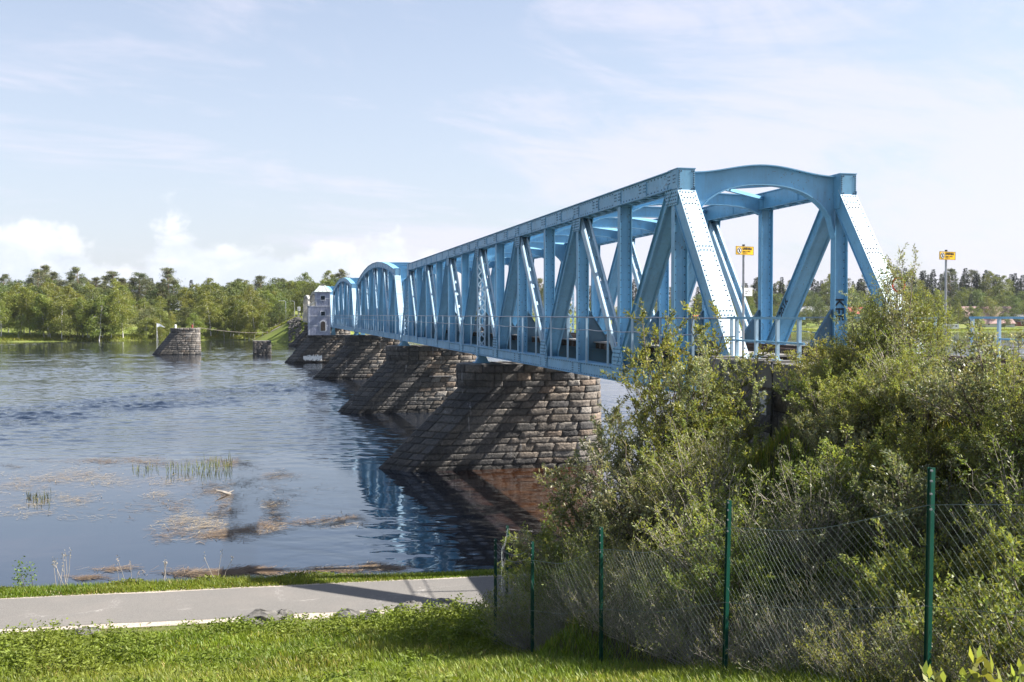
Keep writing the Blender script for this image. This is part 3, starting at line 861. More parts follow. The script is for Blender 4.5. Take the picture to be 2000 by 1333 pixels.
def make_span(y0, n, last, arch, paint, label, detail, lattice_at=(), railing=True, e_loc=None):
    """n half panels; hips at y0+last and at the far end; arch = rise of the top chord"""
    dy = 4.76 if n == 14 else 4.82
    ys = [y0] + [y0 + last + dy * i for i in range(n - 1)]; ys.append(ys[-1] + last)
    y1 = ys[-1]
    root = empty('bridge_span', (14.24, y0, ZB0), label, 'bridge span', 'steel truss spans of the railway bridge')
    inv = Vector(root.location)
    mt, lt = M[paint], (M['blue_light'] if paint == 'blue' else M['cream'])  # lt on blue spans: paler blue, sunlight put into plates, open braces, lattice
    def put(mb, name, mat, par=root):
        mb.v = [tuple(Vector(v) - inv) for v in mb.v]
        return mb.build(name, mat, par)
    c = (n) / 2; k = (n - 2) / 2
    zt = lambda i: ZT + (arch * (1 - ((i - c) / k) ** 2) if arch else 0)      # top of chord at node i
    for X, sd in ((XA, -1), (XB, 1)):
        # bottom chord: two channels with a cover, splice plates
        mb = MB()
        zc = (ZB0 + ZB1) / 2
        for o in (-.21, .21):
            mb.bar((X + o, y0 - .05, zc), (X + o, y1 + .05, zc), .03, ZB1 - ZB0)
            for z in (ZB0 + .02, ZB1 - .02): mb.bar((X + o * 1.22, y0 - .05, z), (X + o * 1.22, y1 + .05, z), .10, .022)
        mb.bar((X, y0 - .05, ZB1 + .006), (X, y1 + .05, ZB1 + .006), .40, .02)
        if detail:
            for yy in ys[1:-1]:
                for o in (-.245, .245):
                    mb.bar((X + o, yy - .55, zc), (X + o, yy + .55, zc), .022, ZB1 - ZB0 - .12)
        if detail > 1 and sd < 0:
            rv = MB(); pts = []
            yy = y0
            while yy < min(y1, y0 + 42):
                pts += [(X - .212 - .024, yy, ZB0 + .065), (X - .212 - .024, yy, ZB1 - .065)]; yy += .30
            for q in ys[1:9]:
                for dd in (-.48, -.36, .36, .48):
                    for zz in (6.2, 6.29, 6.38, 6.46): pts.append((X - .258, q + dd, zz))
            rivets(rv, pts, (-1, 0, 0), .025); mb.absorb(rv)
        put(mb, 'bottom_chord', mt)
        # top chord: one straight piece between nodes
        mb = MB()
        H = .56
        for i in range(1, n - 1):
            a = (X, ys[i], zt(i)); b = (X, ys[i + 1], zt(i + 1))
            A = Vector(a) - Vector((0, 0, H / 2)); B = Vector(b) - Vector((0, 0, H / 2))
            for o in (-.22, .22):
                mb.bar(A + Vector((o, 0, 0)), B + Vector((o, 0, 0)), .03, H - .06)
                mb.bar(A + Vector((o * 1.16, 0, -H / 2 + .03)), B + Vector((o * 1.16, 0, -H / 2 + .03)), .11, .024)
            mb.bar(A + Vector((0, 0, H / 2 - .012)), B + Vector((0, 0, H / 2 - .012)), .60, .028)
            if detail:
                L = (B - A).length; m_ = int(L / .42)
                for j in range(m_):                         # lacing under the chord
                    f0, f1 = j / m_, (j + 1) / m_
                    s = 1 if j % 2 else -1
                    p = A.lerp(B, f0) + Vector((-.22 * s, 0, -H / 2 + .01)); q = A.lerp(B, f1) + Vector((.22 * s, 0, -H / 2 + .01))
                    mb.bar(p, q, .075, .02, side=(q - p).cross(Vector((0, 0, 1))))
                for f in (0, .5):
                    m0 = A.lerp(B, f)
                    mb.bar(m0 + Vector((-.247, -.3, 0)), m0 + Vector((-.247, .3, 0)), .02, H - .12)
                    mb.bar(m0 + Vector((.247, -.3, 0)), m0 + Vector((.247, .3, 0)), .02, H - .12)
        if detail > 1 and sd < 0:
            rv = MB(); pts = []; yy = ys[1]
            while yy < ys[9]:
                pts += [(X - .236, yy, ZT - .09), (X - .236, yy, ZT - H + .10)]; yy += .28
            for i in range(1, 9):
                for f in (0, 2.4):
                    for dd in (-.26, -.14, .14, .26):
                        for zz in (.16, .26, .36): pts.append((X - .258, ys[i] + f + dd, ZT - zz))
            rivets(rv, pts, (-1, 0, 0), .025); mb.absorb(rv)
        put(mb, 'top_chord', mt)
        # verticals
        for i in range(1, n):
            mb = MB(); b = Vector((X, ys[i], ZB1 - .1)); t_ = Vector((X, ys[i], zt(i) - .50))
            wd = .40
            if i in lattice_at:
                for o in (-wd / 2, wd / 2):
                    mb.bar(b + Vector((o, 0, 0)), t_ + Vector((o, 0, 0)), .05, .22)
                m_ = int((t_.z - b.z) / .48)
                for j in range(m_):
                    za = b.z + (t_.z - b.z) * j / m_; zb_ = b.z + (t_.z - b.z) * (j + 1) / m_
                    for s in (-1, 1):
                        mb.bar((X - s * wd / 2, ys[i] - .13, za), (X + s * wd / 2, ys[i] - .13 - .012 * s, zb_), .02, .07, side=(0, 1, 0))
            else:
                for o in (-wd / 2, wd / 2): mb.bar(b + Vector((o, 0, 0)), t_ + Vector((o, 0, 0)), .022, .26)
                mb.bar(b, t_, wd - .03, .018)
                for o in (-wd / 2 + .06, wd / 2 - .06): mb.bar(b, t_, .09, .05, off=(o, 0))
            if detail > 1 and i < 6:
                rv = MB(); pts = []; z = b.z + .1
                while z < t_.z:
                    pts += [(X - wd / 2 + .06, ys[i] - .026, z), (X + wd / 2 - .06, ys[i] - .026, z)]; z += .24
                rivets(rv, pts, (0, -1, 0), .021); mb.absorb(rv)
            put(mb, 'vertical_post', lt if i in lattice_at else mt)
        # diagonals
        for i in range(1, n - 1):
            mb = MB()
            if i % 2:                                # from this top node down to the farther bottom node: closed box
                a = Vector((X, ys[i] + .12, zt(i) - .5)); b = Vector((X, ys[i + 1] - .12, ZB1))
                for o in (-.20, .20):
                    mb.bar(a, b, .028, .34, off=(o, 0)); mb.bar(a, b, .09, .02, off=(o * 1.18, .16)); mb.bar(a, b, .09, .02, off=(o * 1.18, -.16))
                mb.bar(a, b, .38, .02, off=(0, .13)); mb.bar(a, b, .38, .02, off=(0, -.13))
            else:                                    # open section showing its lit web
                a = Vector((X, ys[i] + .12, ZB1)); b = Vector((X, ys[i + 1] - .12, zt(i + 1) - .5))
                for o in (-.17, .17):
                    mb.bar(a, b, .024, .30, off=(o, 0))
                    mb.bar(a, b, .08, .02, off=(o * .8, .14)); mb.bar(a, b, .08, .02, off=(o * .8, -.14))
                L = (b - a).length; m_ = int(L / .95)
                for j in range(m_):
                    f0 = (j + .08) / m_; f1 = (j + .86) / m_
                    mb.bar(a.lerp(b, f0), a.lerp(b, f1), .31, .016, off=(0, .05))
            put(mb, 'diagonal_brace', lt if not i % 2 else mt)
        # gussets
        for i in range(1, n):
            mb = MB()
            for o in (-.262, .236):
                if i % 2:
                    z = zt(i)
                    mb.prism([(X + o, ys[i] - .52, z - .50), (X + o, ys[i] + .52, z - .50), (X + o, ys[i] + .42, z - 1.0), (X + o, ys[i] - .42, z - 1.0)], (.024, 0, 0))
                else:
                    mb.prism([(X + o, ys[i] - .55, ZB0 + .25), (X + o, ys[i] + .55, ZB0 + .25), (X + o, ys[i] + .55, 6.85), (X + o, ys[i] + .38, 7.22), (X + o, ys[i] - .38, 7.22), (X + o, ys[i] - .55, 6.85)], (.024, 0, 0))
            if detail > 1 and i < 8 and sd < 0:
                rv = MB(); pts = []
                zz0, zz1 = (zt(i) - .95, zt(i) - .56) if i % 2 else (6.62, 7.15)
                for a_ in range(6):
                    for b_ in range(5): pts.append((X - .264, ys[i] - .36 + .145 * a_ + .03 * (b_ % 2), zz0 + (zz1 - zz0) * b_ / 4))
                rivets(rv, pts, (-1, 0, 0), .025); mb.absorb(rv)
            put(mb, 'gusset_plate', mt)
        # inclined end posts with cover plate, hip boxes
        for near in (True, False):
            yb = y0 if near else y1; yt = ys[1] if near else ys[-2]
            s = -1 if near else 1
            a = Vector((X, yb, 6.25)); b = Vector((X, yt + s * .16, ZT - .60))
            a = a.lerp(b, -.02)
            mb = MB(); side = .46
            for o in (-EPW / 2 + .03, EPW / 2 - .03):
                mb.bar(a, b, .035, side, off=(o, 0)); mb.bar(a, b, .10, .022, off=(o, -side / 2)); mb.bar(a, b, .10, .022, off=(o, side / 2))
            web = MB()
            ax = (b - a).normalized(); nn = ax.cross(Vector((1, 0, 0)))
            outer = 1 if (nn.y * s) > 0 else -1
            off = outer * (side / 2 + .022)
            web.bar(a, b, EPW + .06, .022, off=(0, off))
            if not near or not detail:
                pass
            else:
                rv = MB(); pts = []; L = (b - a).length; n_ = int(L / .17)
                for j in range(n_):
                    p = a.lerp(b, (j + .5) / n_) + nn * (off + outer * .011)
                    for x_ in (-.21, .21): pts.append(p + Vector((x_, 0, 0)))
                for f in (.02, .06, .35, .37, .66, .68, .9, .93, .96):
                    p = a.lerp(b, f) + nn * (off + outer * .011)
                    for x_ in (-.14, -.047, .047, .14): pts.append(p + Vector((x_, 0, 0)))
            ep = put(mb, 'end_post', mt)
            if near: 
                if detail: rivets(rv, pts, nn * outer, .026); web.absorb(rv)
                web.v = [tuple(Vector(v) - inv) for v in web.v]; web.build('cover_plate', lt, ep)
            else:
                lc = MB(); L = (b - a).length; m_ = int(L / .5)
                for j in range(m_):
                    for t2 in (-1, 1):
                        p = a.lerp(b, j / m_) + Vector((-t2 * .24, 0, 0)); q = a.lerp(b, (j + 1) / m_) + Vector((t2 * .24, 0, 0))
                        for o2 in ((-.21, .0), (.21, .0)):
                            lc.bar(p + nn * (o2[0] + .011 * t2), q + nn * (o2[0] + .011 * t2), .02, .07, side=nn)
                lc.v = [tuple(Vector(v) - inv) for v in lc.v]; lc.build('lacing', lt, ep)
            hb = MB(); ya, yb2 = (yt - .47, yt + .25) if near else (yt - .25, yt + .47)
            hb.box((X - .26, ya, ZT - .62), (X + .26, yb2, ZT - .005)); hb.box((X - .275, ya - .025, ZT), (X + .275, yb2 + .02, ZT + .025))
            if near: hb.box((X - .25, ya - .018, ZT - .60), (X + .25, ya - .001, ZT - .02))
            if near and detail:
                rv = MB(); pts = []
                for j in range(9):
                    for x_ in (-.22, .22, -.16, .16)[:4 if j in (0, 8) else 2]: pts.append((X + x_, ya - .018, ZT - .56 + j * .062))
                rivets(rv, pts, (0, -1, 0), .024); hb.absorb(rv)
            put(hb, 'hip_box', mt)
    # portals and cross beams
    xa, xb = XA + .25, XB - .25
    for i in range(1, n):
        z = zt(i)
        if i in (1, n - 1) or i in lattice_at:
            top = lambda x, z=z: z - .06 + .27 * math.cos(x * math.pi / 2) ** 2
            low = lambda x, z=z: z - 1.85 + 1.52 * math.sqrt(max(0, 1 - abs(x) ** 2.3))
            g = girder(ys[i] - (.08 if i == 1 else 0), xa, xb, top, low, fl=.30, n=26)
            put(g, 'portal_arch', mt)
        elif i % 2 or arch or detail > 1:
            top = lambda x, z=z: z - .10 + (.06 * math.cos(x * math.pi / 2))
            low = lambda x, z=z: z - .40 - .30 * abs(x) ** 5
            put(girder(ys[i], xa, xb, top, low, fl=.22, n=12), 'cross_beam', mt)
    mb = MB()
    for i in range(1, n - 1):
        for s in (-1, 1):
            a = (14.24 - s * 2.4, ys[i] + .1, zt(i) - .16 - .03 * s); b = (14.24 + s * 2.4, ys[i + 1] - .1, zt(i + 1) - .16 - .03 * s)
            mb.bar(a, b, .12, .10, side=(0, 1, 0))
    put(mb, 'wind_bracing', mt)
    # floor: cross girders with knee brackets, stringers
    for i in range(n + 1):
        mb = MB(); y = ys[i]
        mb.box((XA + .2, y - .015, 6.1), (XB - .2, y + .015, 6.98))
        mb.box((XA + .2, y - .14, 6.985), (XB - .2, y + .14, 7.01)); mb.box((XA + .2, y - .14, 6.07), (XB - .2, y + .14, 6.095))
        if 0 < i < n:
            for X, s in ((XA + .2, 1), (XB - .2, -1)):
                mb.prism([(X, y - .012, 7.01), (X + s * .95, y - .012, 7.01), (X + s * .95, y - .012, 7.12), (X + s * .06, y - .012, 8.45), (X, y - .012, 8.45)], (0, .024, 0))
                mb.bar((X + s * .95, y, 7.10), (X + s * .05, y, 8.45), .12, .02, side=(0, 1, 0))
        put(mb, 'floor_beam', M['shaded_blue'] if paint == 'blue' else mt)
    for X in (13.3, 15.18):
        mb = MB(); mb.box((X - .012, y0, 6.35), (X + .012, y1, 6.98)); mb.box((X - .12, y0, 6.984), (X + .12, y1, 7.006)); mb.box((X - .12, y0, 6.33), (X + .12, y1, 6.352))
        put(mb, 'stringer', M['shaded_blue'] if paint == 'blue' else mt)
    # sleepers, rails, plank walk
    sp = .72; ns = int((y1 - y0) / sp)
    sm = MB().box((-1.98, -.12, 0), (1.92, .12, .22)).mesh('sleeper')
    for j in range(ns):
        o = link('sleeper', sm, M['timber'], root); o.location = Vector((14.1 + random.uniform(-.05, .05), y0 + .3 + j * sp + random.uniform(-.03, .03), 7.015)) - inv
    for X in (13.52, 14.955):
        mb = MB(); mb.box((X - .035, y0, 7.36), (X + .035, y1, 7.40)); mb.box((X - .01, y0, 7.25), (X + .01, y1, 7.36)); mb.box((X - .07, y0, 7.236), (X + .07, y1, 7.25))
        put(mb, 'rail', M['rail'])
    mb = MB()
    for r_ in range(4):
        y = y0
        while y < y1 - .4:
            l = min(random.uniform(2.6, 4.2), y1 - y); x = 12.08 + r_ * .22
            zz = 7.237 + random.uniform(0, .012); mb.box((x, y, zz), (x + .205, y + l - .02, zz + .045)); y += l
    put(mb, 'plank_walk', M['plank'])
    # bearings
    for y in ([y0 + .25, y1 - .25] + ([ys[7]] if 7 in lattice_at else [])):
        for X in (XA, XB):
            mb = MB(); zz = 5.60 if y < 400 else 5.6
            zz = 5.63
            if abs(y - 186.1) < 3: zz = 4.76
            mb.box((X - .42, y - .38, zz), (X + .42, y + .38, zz + .07))
            mb.prism([(X - .36, y - .30, zz + .07), (X + .36, y - .30, zz + .07), (X + .20, y - .30, ZB0 - .08), (X - .20, y - .30, ZB0 - .08)], (0, .03, 0))
            for o in (-.28, -.14, 0, .14, .28):
                mb.prism([(X + o - .015, y - .33, zz + .07), (X + o - .015, y + .33, zz + .07), (X + o * .6 - .015, y + .22, ZB0 - .08), (X + o * .6 - .015, y - .22, ZB0 - .08)], (.03, 0, 0))
            mb.box((X - .26, y - .28, ZB0 - .08), (X + .26, y + .28, ZB0 - .002))
            put(mb, 'bearing', mt)
    # railings outside both trusses
    for X, s in ((XA - .33, -1), (XB + .33, 1)):
        m_ = int((y1 - y0) / 2.4)
        rm = MB(); rm.box((-.03, -.03, 0), (.03, .03, 1.62)); rm = rm.mesh('railing_post')
        for j in range(m_ + 1):
            o = link('railing_post', rm, lt, root); o.location = Vector((X, y0 + .2 + j * (y1 - y0 - .4) / m_, 6.57)) - inv
        mb = MB(); pts = []; N_ = m_ * 4
        for z, r_ in ((8.21, .024), (7.76, .017)):
            pts = [(X - s * .0, y0 + (y1 - y0) * j / N_, z - (.035 * math.sin(math.pi * (j % 4) / 4) if z < 8 else .012 * math.sin(math.pi * (j % 8) / 8)) + random.uniform(-.004, .004)) for j in range(N_ + 1)]
            mb.tube(pts, r_, 6)
        put(mb, 'handrail', M['galv'])
    return root, ys

S1, YS1 = make_span(24.1, 14, 4.4, 0, 'blue', 'long flat-topped blue truss span with sloping end posts, closest to the shrubs', 2, (7,))
span_labels = ['arched blue truss span right after the flat-topped span', 'second arched blue truss span, next to the boarded tower',
               'third arched blue truss span, behind the boarded tower', 'first cream arched truss span past the boarded tower',
               'last cream arched truss span, ending at the wooded bank']
y = 90.6
for k in range(5):
    make_span(y, 10, 4.4, 1.4, 'blue' if k < 3 else 'cream', span_labels[k], 1 if k < 1 else 0)
    y += 47.8

# ------------------------------------------------------------------ writing and graffiti
def text_mesh(s, size, ext=.002, bold=0.0, sx=1.0):
    cu = bpy.data.curves.new('lettering', 'FONT'); cu.body = s; cu.size = size; cu.extrude = ext; cu.offset = bold
    cu.align_x = 'CENTER'; cu.align_y = 'CENTER'; cu.resolution_u = 3
    ob = bpy.data.objects.new('lettering', cu); COL.objects.link(ob)
    dg = bpy.context.evaluated_depsgraph_get(); dg.update()
    me = bpy.data.meshes.new_from_object(ob.evaluated_get(dg))
    bpy.data.objects.remove(ob)
    me.transform(Matrix.Scale(sx, 4, (1, 0, 0)))
    return me

def place_text(name, s, size, mat, parent, M4, **kw):
    me = text_mesh(s, size, **kw); me.materials.clear(); me.materials.append(mat)
    me.transform(M4)
    return link(name, me, None, parent)

def basis(o, x, y):
    x = Vector(x).normalized(); y = Vector(y).normalized(); z = x.cross(y)
    m = Matrix((x, y, z)).transposed().to_4x4(); m.translation = Vector(o); return m

inv1 = Vector(S1.location)
# year written up the closed diagonal of the far truss (first bay), facing the viewer
ya, za, yb, zb = YS1[1] + .12, ZT - .5, YS1[2] - .12, ZB1
up = Vector((0, ya - yb, za - zb)).normalized()
pt = Vector((XB, yb, zb)).lerp(Vector((XB, ya, za)), .36)
nrm_ = up.cross(Vector((-1, 0, 0))); nrm_ = nrm_ if nrm_.y < 0 else -nrm_
place_text('graffiti', '2016', .37, M['black'], S1, basis(pt + Vector((-.225, 0, 0)) - inv1, up, nrm_ if up.cross(nrm_).x < 0 else -nrm_), bold=.004, ext=.003)
place_text('graffiti', 'KEF', .42, M['black'], S1, basis(Vector((XB - .02, YS1[1] - .034, 8.45)) - inv1, (0, 0, -1), (1, 0, 0)), bold=.004, ext=.003)

def scribble_strokes(n, wd, hg, seed):
    rg = random.Random(seed); out = []
    for i in range(n):
        x = -wd / 2 + wd * (i + .5) / n; a = rg.uniform(.5, 1) * hg
        pts = []
        for k in range(7):
            t_ = k / 6 * math.pi * 2
            pts.append((x + math.cos(t_) * wd / n * .55 * rg.uniform(.6, 1.2), hg * .5 + math.sin(t_) * a * .46))
        out.append(pts)
        out.append([(x - wd / n * .3, rg.uniform(0, .3) * hg), (x, hg * rg.uniform(.6, 1)), (x + wd / n * .3, rg.uniform(0, .3) * hg)])
    return out

P3 = PIERS[3]
def pier_face_y(P, x, z):
    h, xn, xb, xe = P.corners(z)
    return P.yc - (h if x >= xb else h * max(0, (x - xn) / (xb - xn)))
e3 = [o for o in COL.objects if o.name.startswith('bridge_pier')][3]
mb = MB()
for st in scribble_strokes(10, 3.2, 1.15, 4) + scribble_strokes(7, 3.0, .95, 9):
    for (x0, z0), (x1, z1) in zip(st[:-1], st[1:]):
        X0, X1 = 8.0 + x0, 8.0 + x1; Z0, Z1 = .35 + z0, .35 + z1
        p = Vector((X0, pier_face_y(P3, X0, Z0) - .13, Z0)); q = Vector((X1, pier_face_y(P3, X1, Z1) - .13, Z1))
        if (q - p).length > .02: mb.bar(p, q, .085, .012, side=(q - p).cross(Vector((0, 1, 0))))
mb.v = [tuple(Vector(v) - Vector(e3.location)) for v in mb.v]
mb.build('graffiti', M['white'], e3)

# ------------------------------------------------------------------ boarded tower on the fourth pier
def tower():
    e = empty('guard_tower', (9.2, 184.9, 4.76), 'narrow grey boarded guard tower with stepped top, beside the arched spans', 'tower')
    L = Vector(e.location)
    def put(mb, name, mat, par=e):
        mb.v = [tuple(Vector(v) - L) for v in mb.v]; return mb.build(name, mat, par)
    def boards(mb, x0, x1, y0, y1, z0, z1, step=.26):
        mb.box((x0, y0, z0), (x1, y1, z1))
        x = x0 + .05
        while x < x1 - .05:
            mb.box((x, y0 - .035, z0), (x + .06, y0 - .001, z1 - .01)); x += step
        yv = y0 + .1
        while yv < y1 - .05:
            mb.box((x0 - .035, yv, z0), (x0 - .001, yv + .06, z1 - .01)); yv += step
    X0, X1, XU = 7.35, 11.0, 8.55; Y0, Y1 = 183.2, 186.6
    mb = MB(); boards(mb, X0, X1, Y0, Y1, 4.76, 9.72); boards(mb, XU, X1 - .003, Y0 + .003, Y1 - .003, 9.72, 12.15); put(mb, 'wall', M['tower'])
    tr = MB()
    for z in (6.3, 8.0, 9.68, 10.95): 
        xx = X0 if z < 9.7 else XU
        tr.box((xx - .06, Y0 - .06, z), (X1 + .04, Y0 - .036, z + .10)); tr.box((xx - .06, Y0 - .06, z), (xx - .036, Y1, z + .10))
    for x in (X0, X1 - .1): tr.box((x - .02, Y0 - .065, 4.76), (x + .1, Y0 - .037, 9.7))
    for x in (XU, X1 - .1): tr.box((x - .02, Y0 - .065, 9.8), (x + .1, Y0 - .037, 12.15))
    put(tr, 'trim', M['towertrim'])
    ro = MB()                                       # lean-to roof on the step
    ro.prism([(X0 - .25, Y0 - .25, 9.74), (XU - .04, Y0 - .25, 10.45), (XU - .04, Y0 - .25, 10.53), (X0 - .25, Y0 - .25, 9.80)], (0, Y1 - Y0 + .5, 0))
    a, b, c, d = (XU - .3, Y0 - .3, 12.16), (X1 + .3, Y0 - .3, 12.16), (X1 + .3, Y1 + .3, 12.16), (XU - .3, Y1 + .3, 12.16)
    t_ = 13.30; cx_ = (XU + X1) / 2; cy_ = (Y0 + Y1) / 2
    vs = [a, b, c, d, (cx_ - .5, cy_ - .8, t_), (cx_ + .5, cy_ - .8, t_), (cx_ + .5, cy_ + .8, t_), (cx_ - .5, cy_ + .8, t_)]
    ro.add(vs, [(3, 2, 1, 0), (4, 5, 6, 7), (0, 1, 5, 4), (1, 2, 6, 5), (2, 3, 7, 6), (3, 0, 4, 7)])
    for f in (.25, .5, .75):
        p = Vector(a).lerp(Vector(b), f); q = Vector(vs[4]).lerp(Vector(vs[5]), f); ro.bar(p + Vector((0, 0, .02)), q + Vector((0, 0, .02)), .05, .06)
    put(ro, 'roof', M['verdigris'])
    ch = MB().box((cx_ - .22, cy_ - .9, t_ - .2), (cx_ + .22, cy_ - .4, t_ + .22)); put(ch, 'chimney', M['slab'])
    for z in (11.15, 8.45):
        f = MB(); x = 9.75; w_ = .34; hh = .34
        for (ax, az_, bx, bz) in ((x - w_ - .12, z - hh - .12, x + w_ + .12, z - hh), (x - w_ - .12, z + hh, x + w_ + .12, z + hh + .12), (x - w_ - .12, z - hh, x - w_, z + hh), (x + w_, z - hh, x + w_ + .12, z + hh)):
            f.box((ax, Y0 - .10, az_), (bx, Y0 - .037, bz))
        fo = put(f, 'window', M['towertrim'])
        g = MB().box((x - w_, Y0 - .06, z - hh), (x + w_, Y0 - .038, z + hh)); g.v = [tuple(Vector(v) - L) for v in g.v]; g.build('pane', M['glass'], fo)
    def archpoly(w_, z0, z1, y):
        pts = [(9.75 - w_, y, z0), (9.75 + w_, y, z0)]
        for k in range(9):
            a_ = math.pi * k / 8; pts.append((9.75 + w_ * math.cos(a_), y, z1 + w_ * math.sin(a_)))
        return pts
    do = put(MB().prism(archpoly(.58, 5.38, 6.75, Y0 - .10), (0, .06, 0)), 'door_surround', M['towertrim'])
    g = MB().prism(archpoly(.40, 5.50, 6.75, Y0 - .125), (0, .03, 0)); g.v = [tuple(Vector(v) - L) for v in g.v]; g.build('door_leaf', M['timber'], do)
tower()
# ------------------------------------------------------------------ railings and track on the embankment
def bank_railing(name, pts, label, foot=7.25, top=8.20, group='railings on the embankment', ends=(0, 0)):
    e = empty(name, (pts[0][0], pts[0][1], foot), label, 'railing', group); L = Vector(e.location)
    for x, y in pts:
        mb = MB().box((x - .035, y - .035, foot), (x + .035, y + .035, top)).box((x - .09, y - .09, foot), (x + .09, y + .09, foot + .02))
        mb.v = [tuple(Vector(v) - L) for v in mb.v]; mb.build('railing_post', M['blue_light'], e)
    (xa, ya), (xb, yb) = pts[0], pts[-1]
    d = Vector((xb - xa, yb - ya, 0)).normalized()
    for z, w_ in ((top + .02, .09), (top - .50, .07)):
        a = Vector((xa, ya, z)) - d * ends[0]; b = Vector((xb, yb, z)) + d * ends[1]
        mb = MB().bar(a - L, b - L, .05, w_ * .6, side=(1, 0, 0) if abs(d.y) > .5 else (0, 1, 0))
        mb.build('top_rail' if z > top else 'mid_rail', M['blue'], e)
bank_railing('bank_railing', [(10.72, 22.75), (10.72, 21.75), (10.72, 20.75), (10.72, 19.8)], 'short blue railing on the mossy abutment wall, beside the foot of the steel truss', 7.31, 8.20, ends=(.5, .2))
bank_railing('bank_railing', [(17.5, 23.42 - 1.0 * k) for k in range(11)], 'blue railing across the tracks, past the second yellow sign, with water behind it', 7.26, 8.20, ends=(.1, .6))

mb = MB()
def track():
    e = empty('railway_track', (14.24, 12, 7.1), 'disused railway track on the embankment, rusty rails on dark sleepers', 'railway track')
    L = Vector(e.location)
    sm = MB().box((-1.25, -.12, 0), (1.25, .12, .16)).mesh('sleeper')
    for k in range(26):
        o = link('sleeper', sm, M['timber'], e); o.location = Vector((14.24, 5.0 + .7 * k, 7.06)) - L
    for x in (13.52, 14.955):
        m_ = MB().box((x - .035, 4.5, 7.34), (x + .035, 23.8, 7.38)).box((x - .01, 4.5, 7.23), (x + .01, 23.8, 7.34)).box((x - .07, 4.5, 7.222), (x + .07, 23.8, 7.232))
        m_.v = [tuple(Vector(v) - L) for v in m_.v]; m_.build('rail', M['rail'], e)
track()
# loose old boards along the shoulder of the track
for k, (x, y, a, l) in enumerate([(12.6, 17.2, .03, 3.6), (12.35, 15.6, -.05, 3.0), (12.75, 19.6, .02, 2.8)]):
    o = empty('old_board', (x, y, 7.2), ['long old board lying beside the track, middle of three', 'old board lying beside the track, furthest from the truss', 'short old board lying beside the track, next to the truss'][k], 'board', 'loose boards beside the track', rz=a)
    MB().box((-.12, -l / 2, 0), (.12, l / 2, .24)).build('timber', M['timber'], o)
    for n_ in (-1, 1): MB().box((-.13, n_ * l * .4 - .03, .0), (.13, n_ * l * .4 + .03, .243)).build('metal_strap', M['rail'], o)
# strip of ballast
def ballast():
    V = []; Q = []
    for i, yy in enumerate(np.arange(3, 23.05, .5)):
        for x, z in ((11.3, 7.10), (12.6, 7.145), (15.9, 7.145), (17.3, 7.10)): V.append((x, yy, z + random.uniform(-.01, .01)))
    n_ = len(V) // 4
    for i in range(n_ - 1):
        for k in range(3): Q.append((4 * i + k, 4 * i + k + 1, 4 * i + 5 + k, 4 * i + 4 + k))
    tag(link('ballast_bed', npmesh('ballast_bed', V, Q), M['trackgravel']), kind='structure')
ballast()

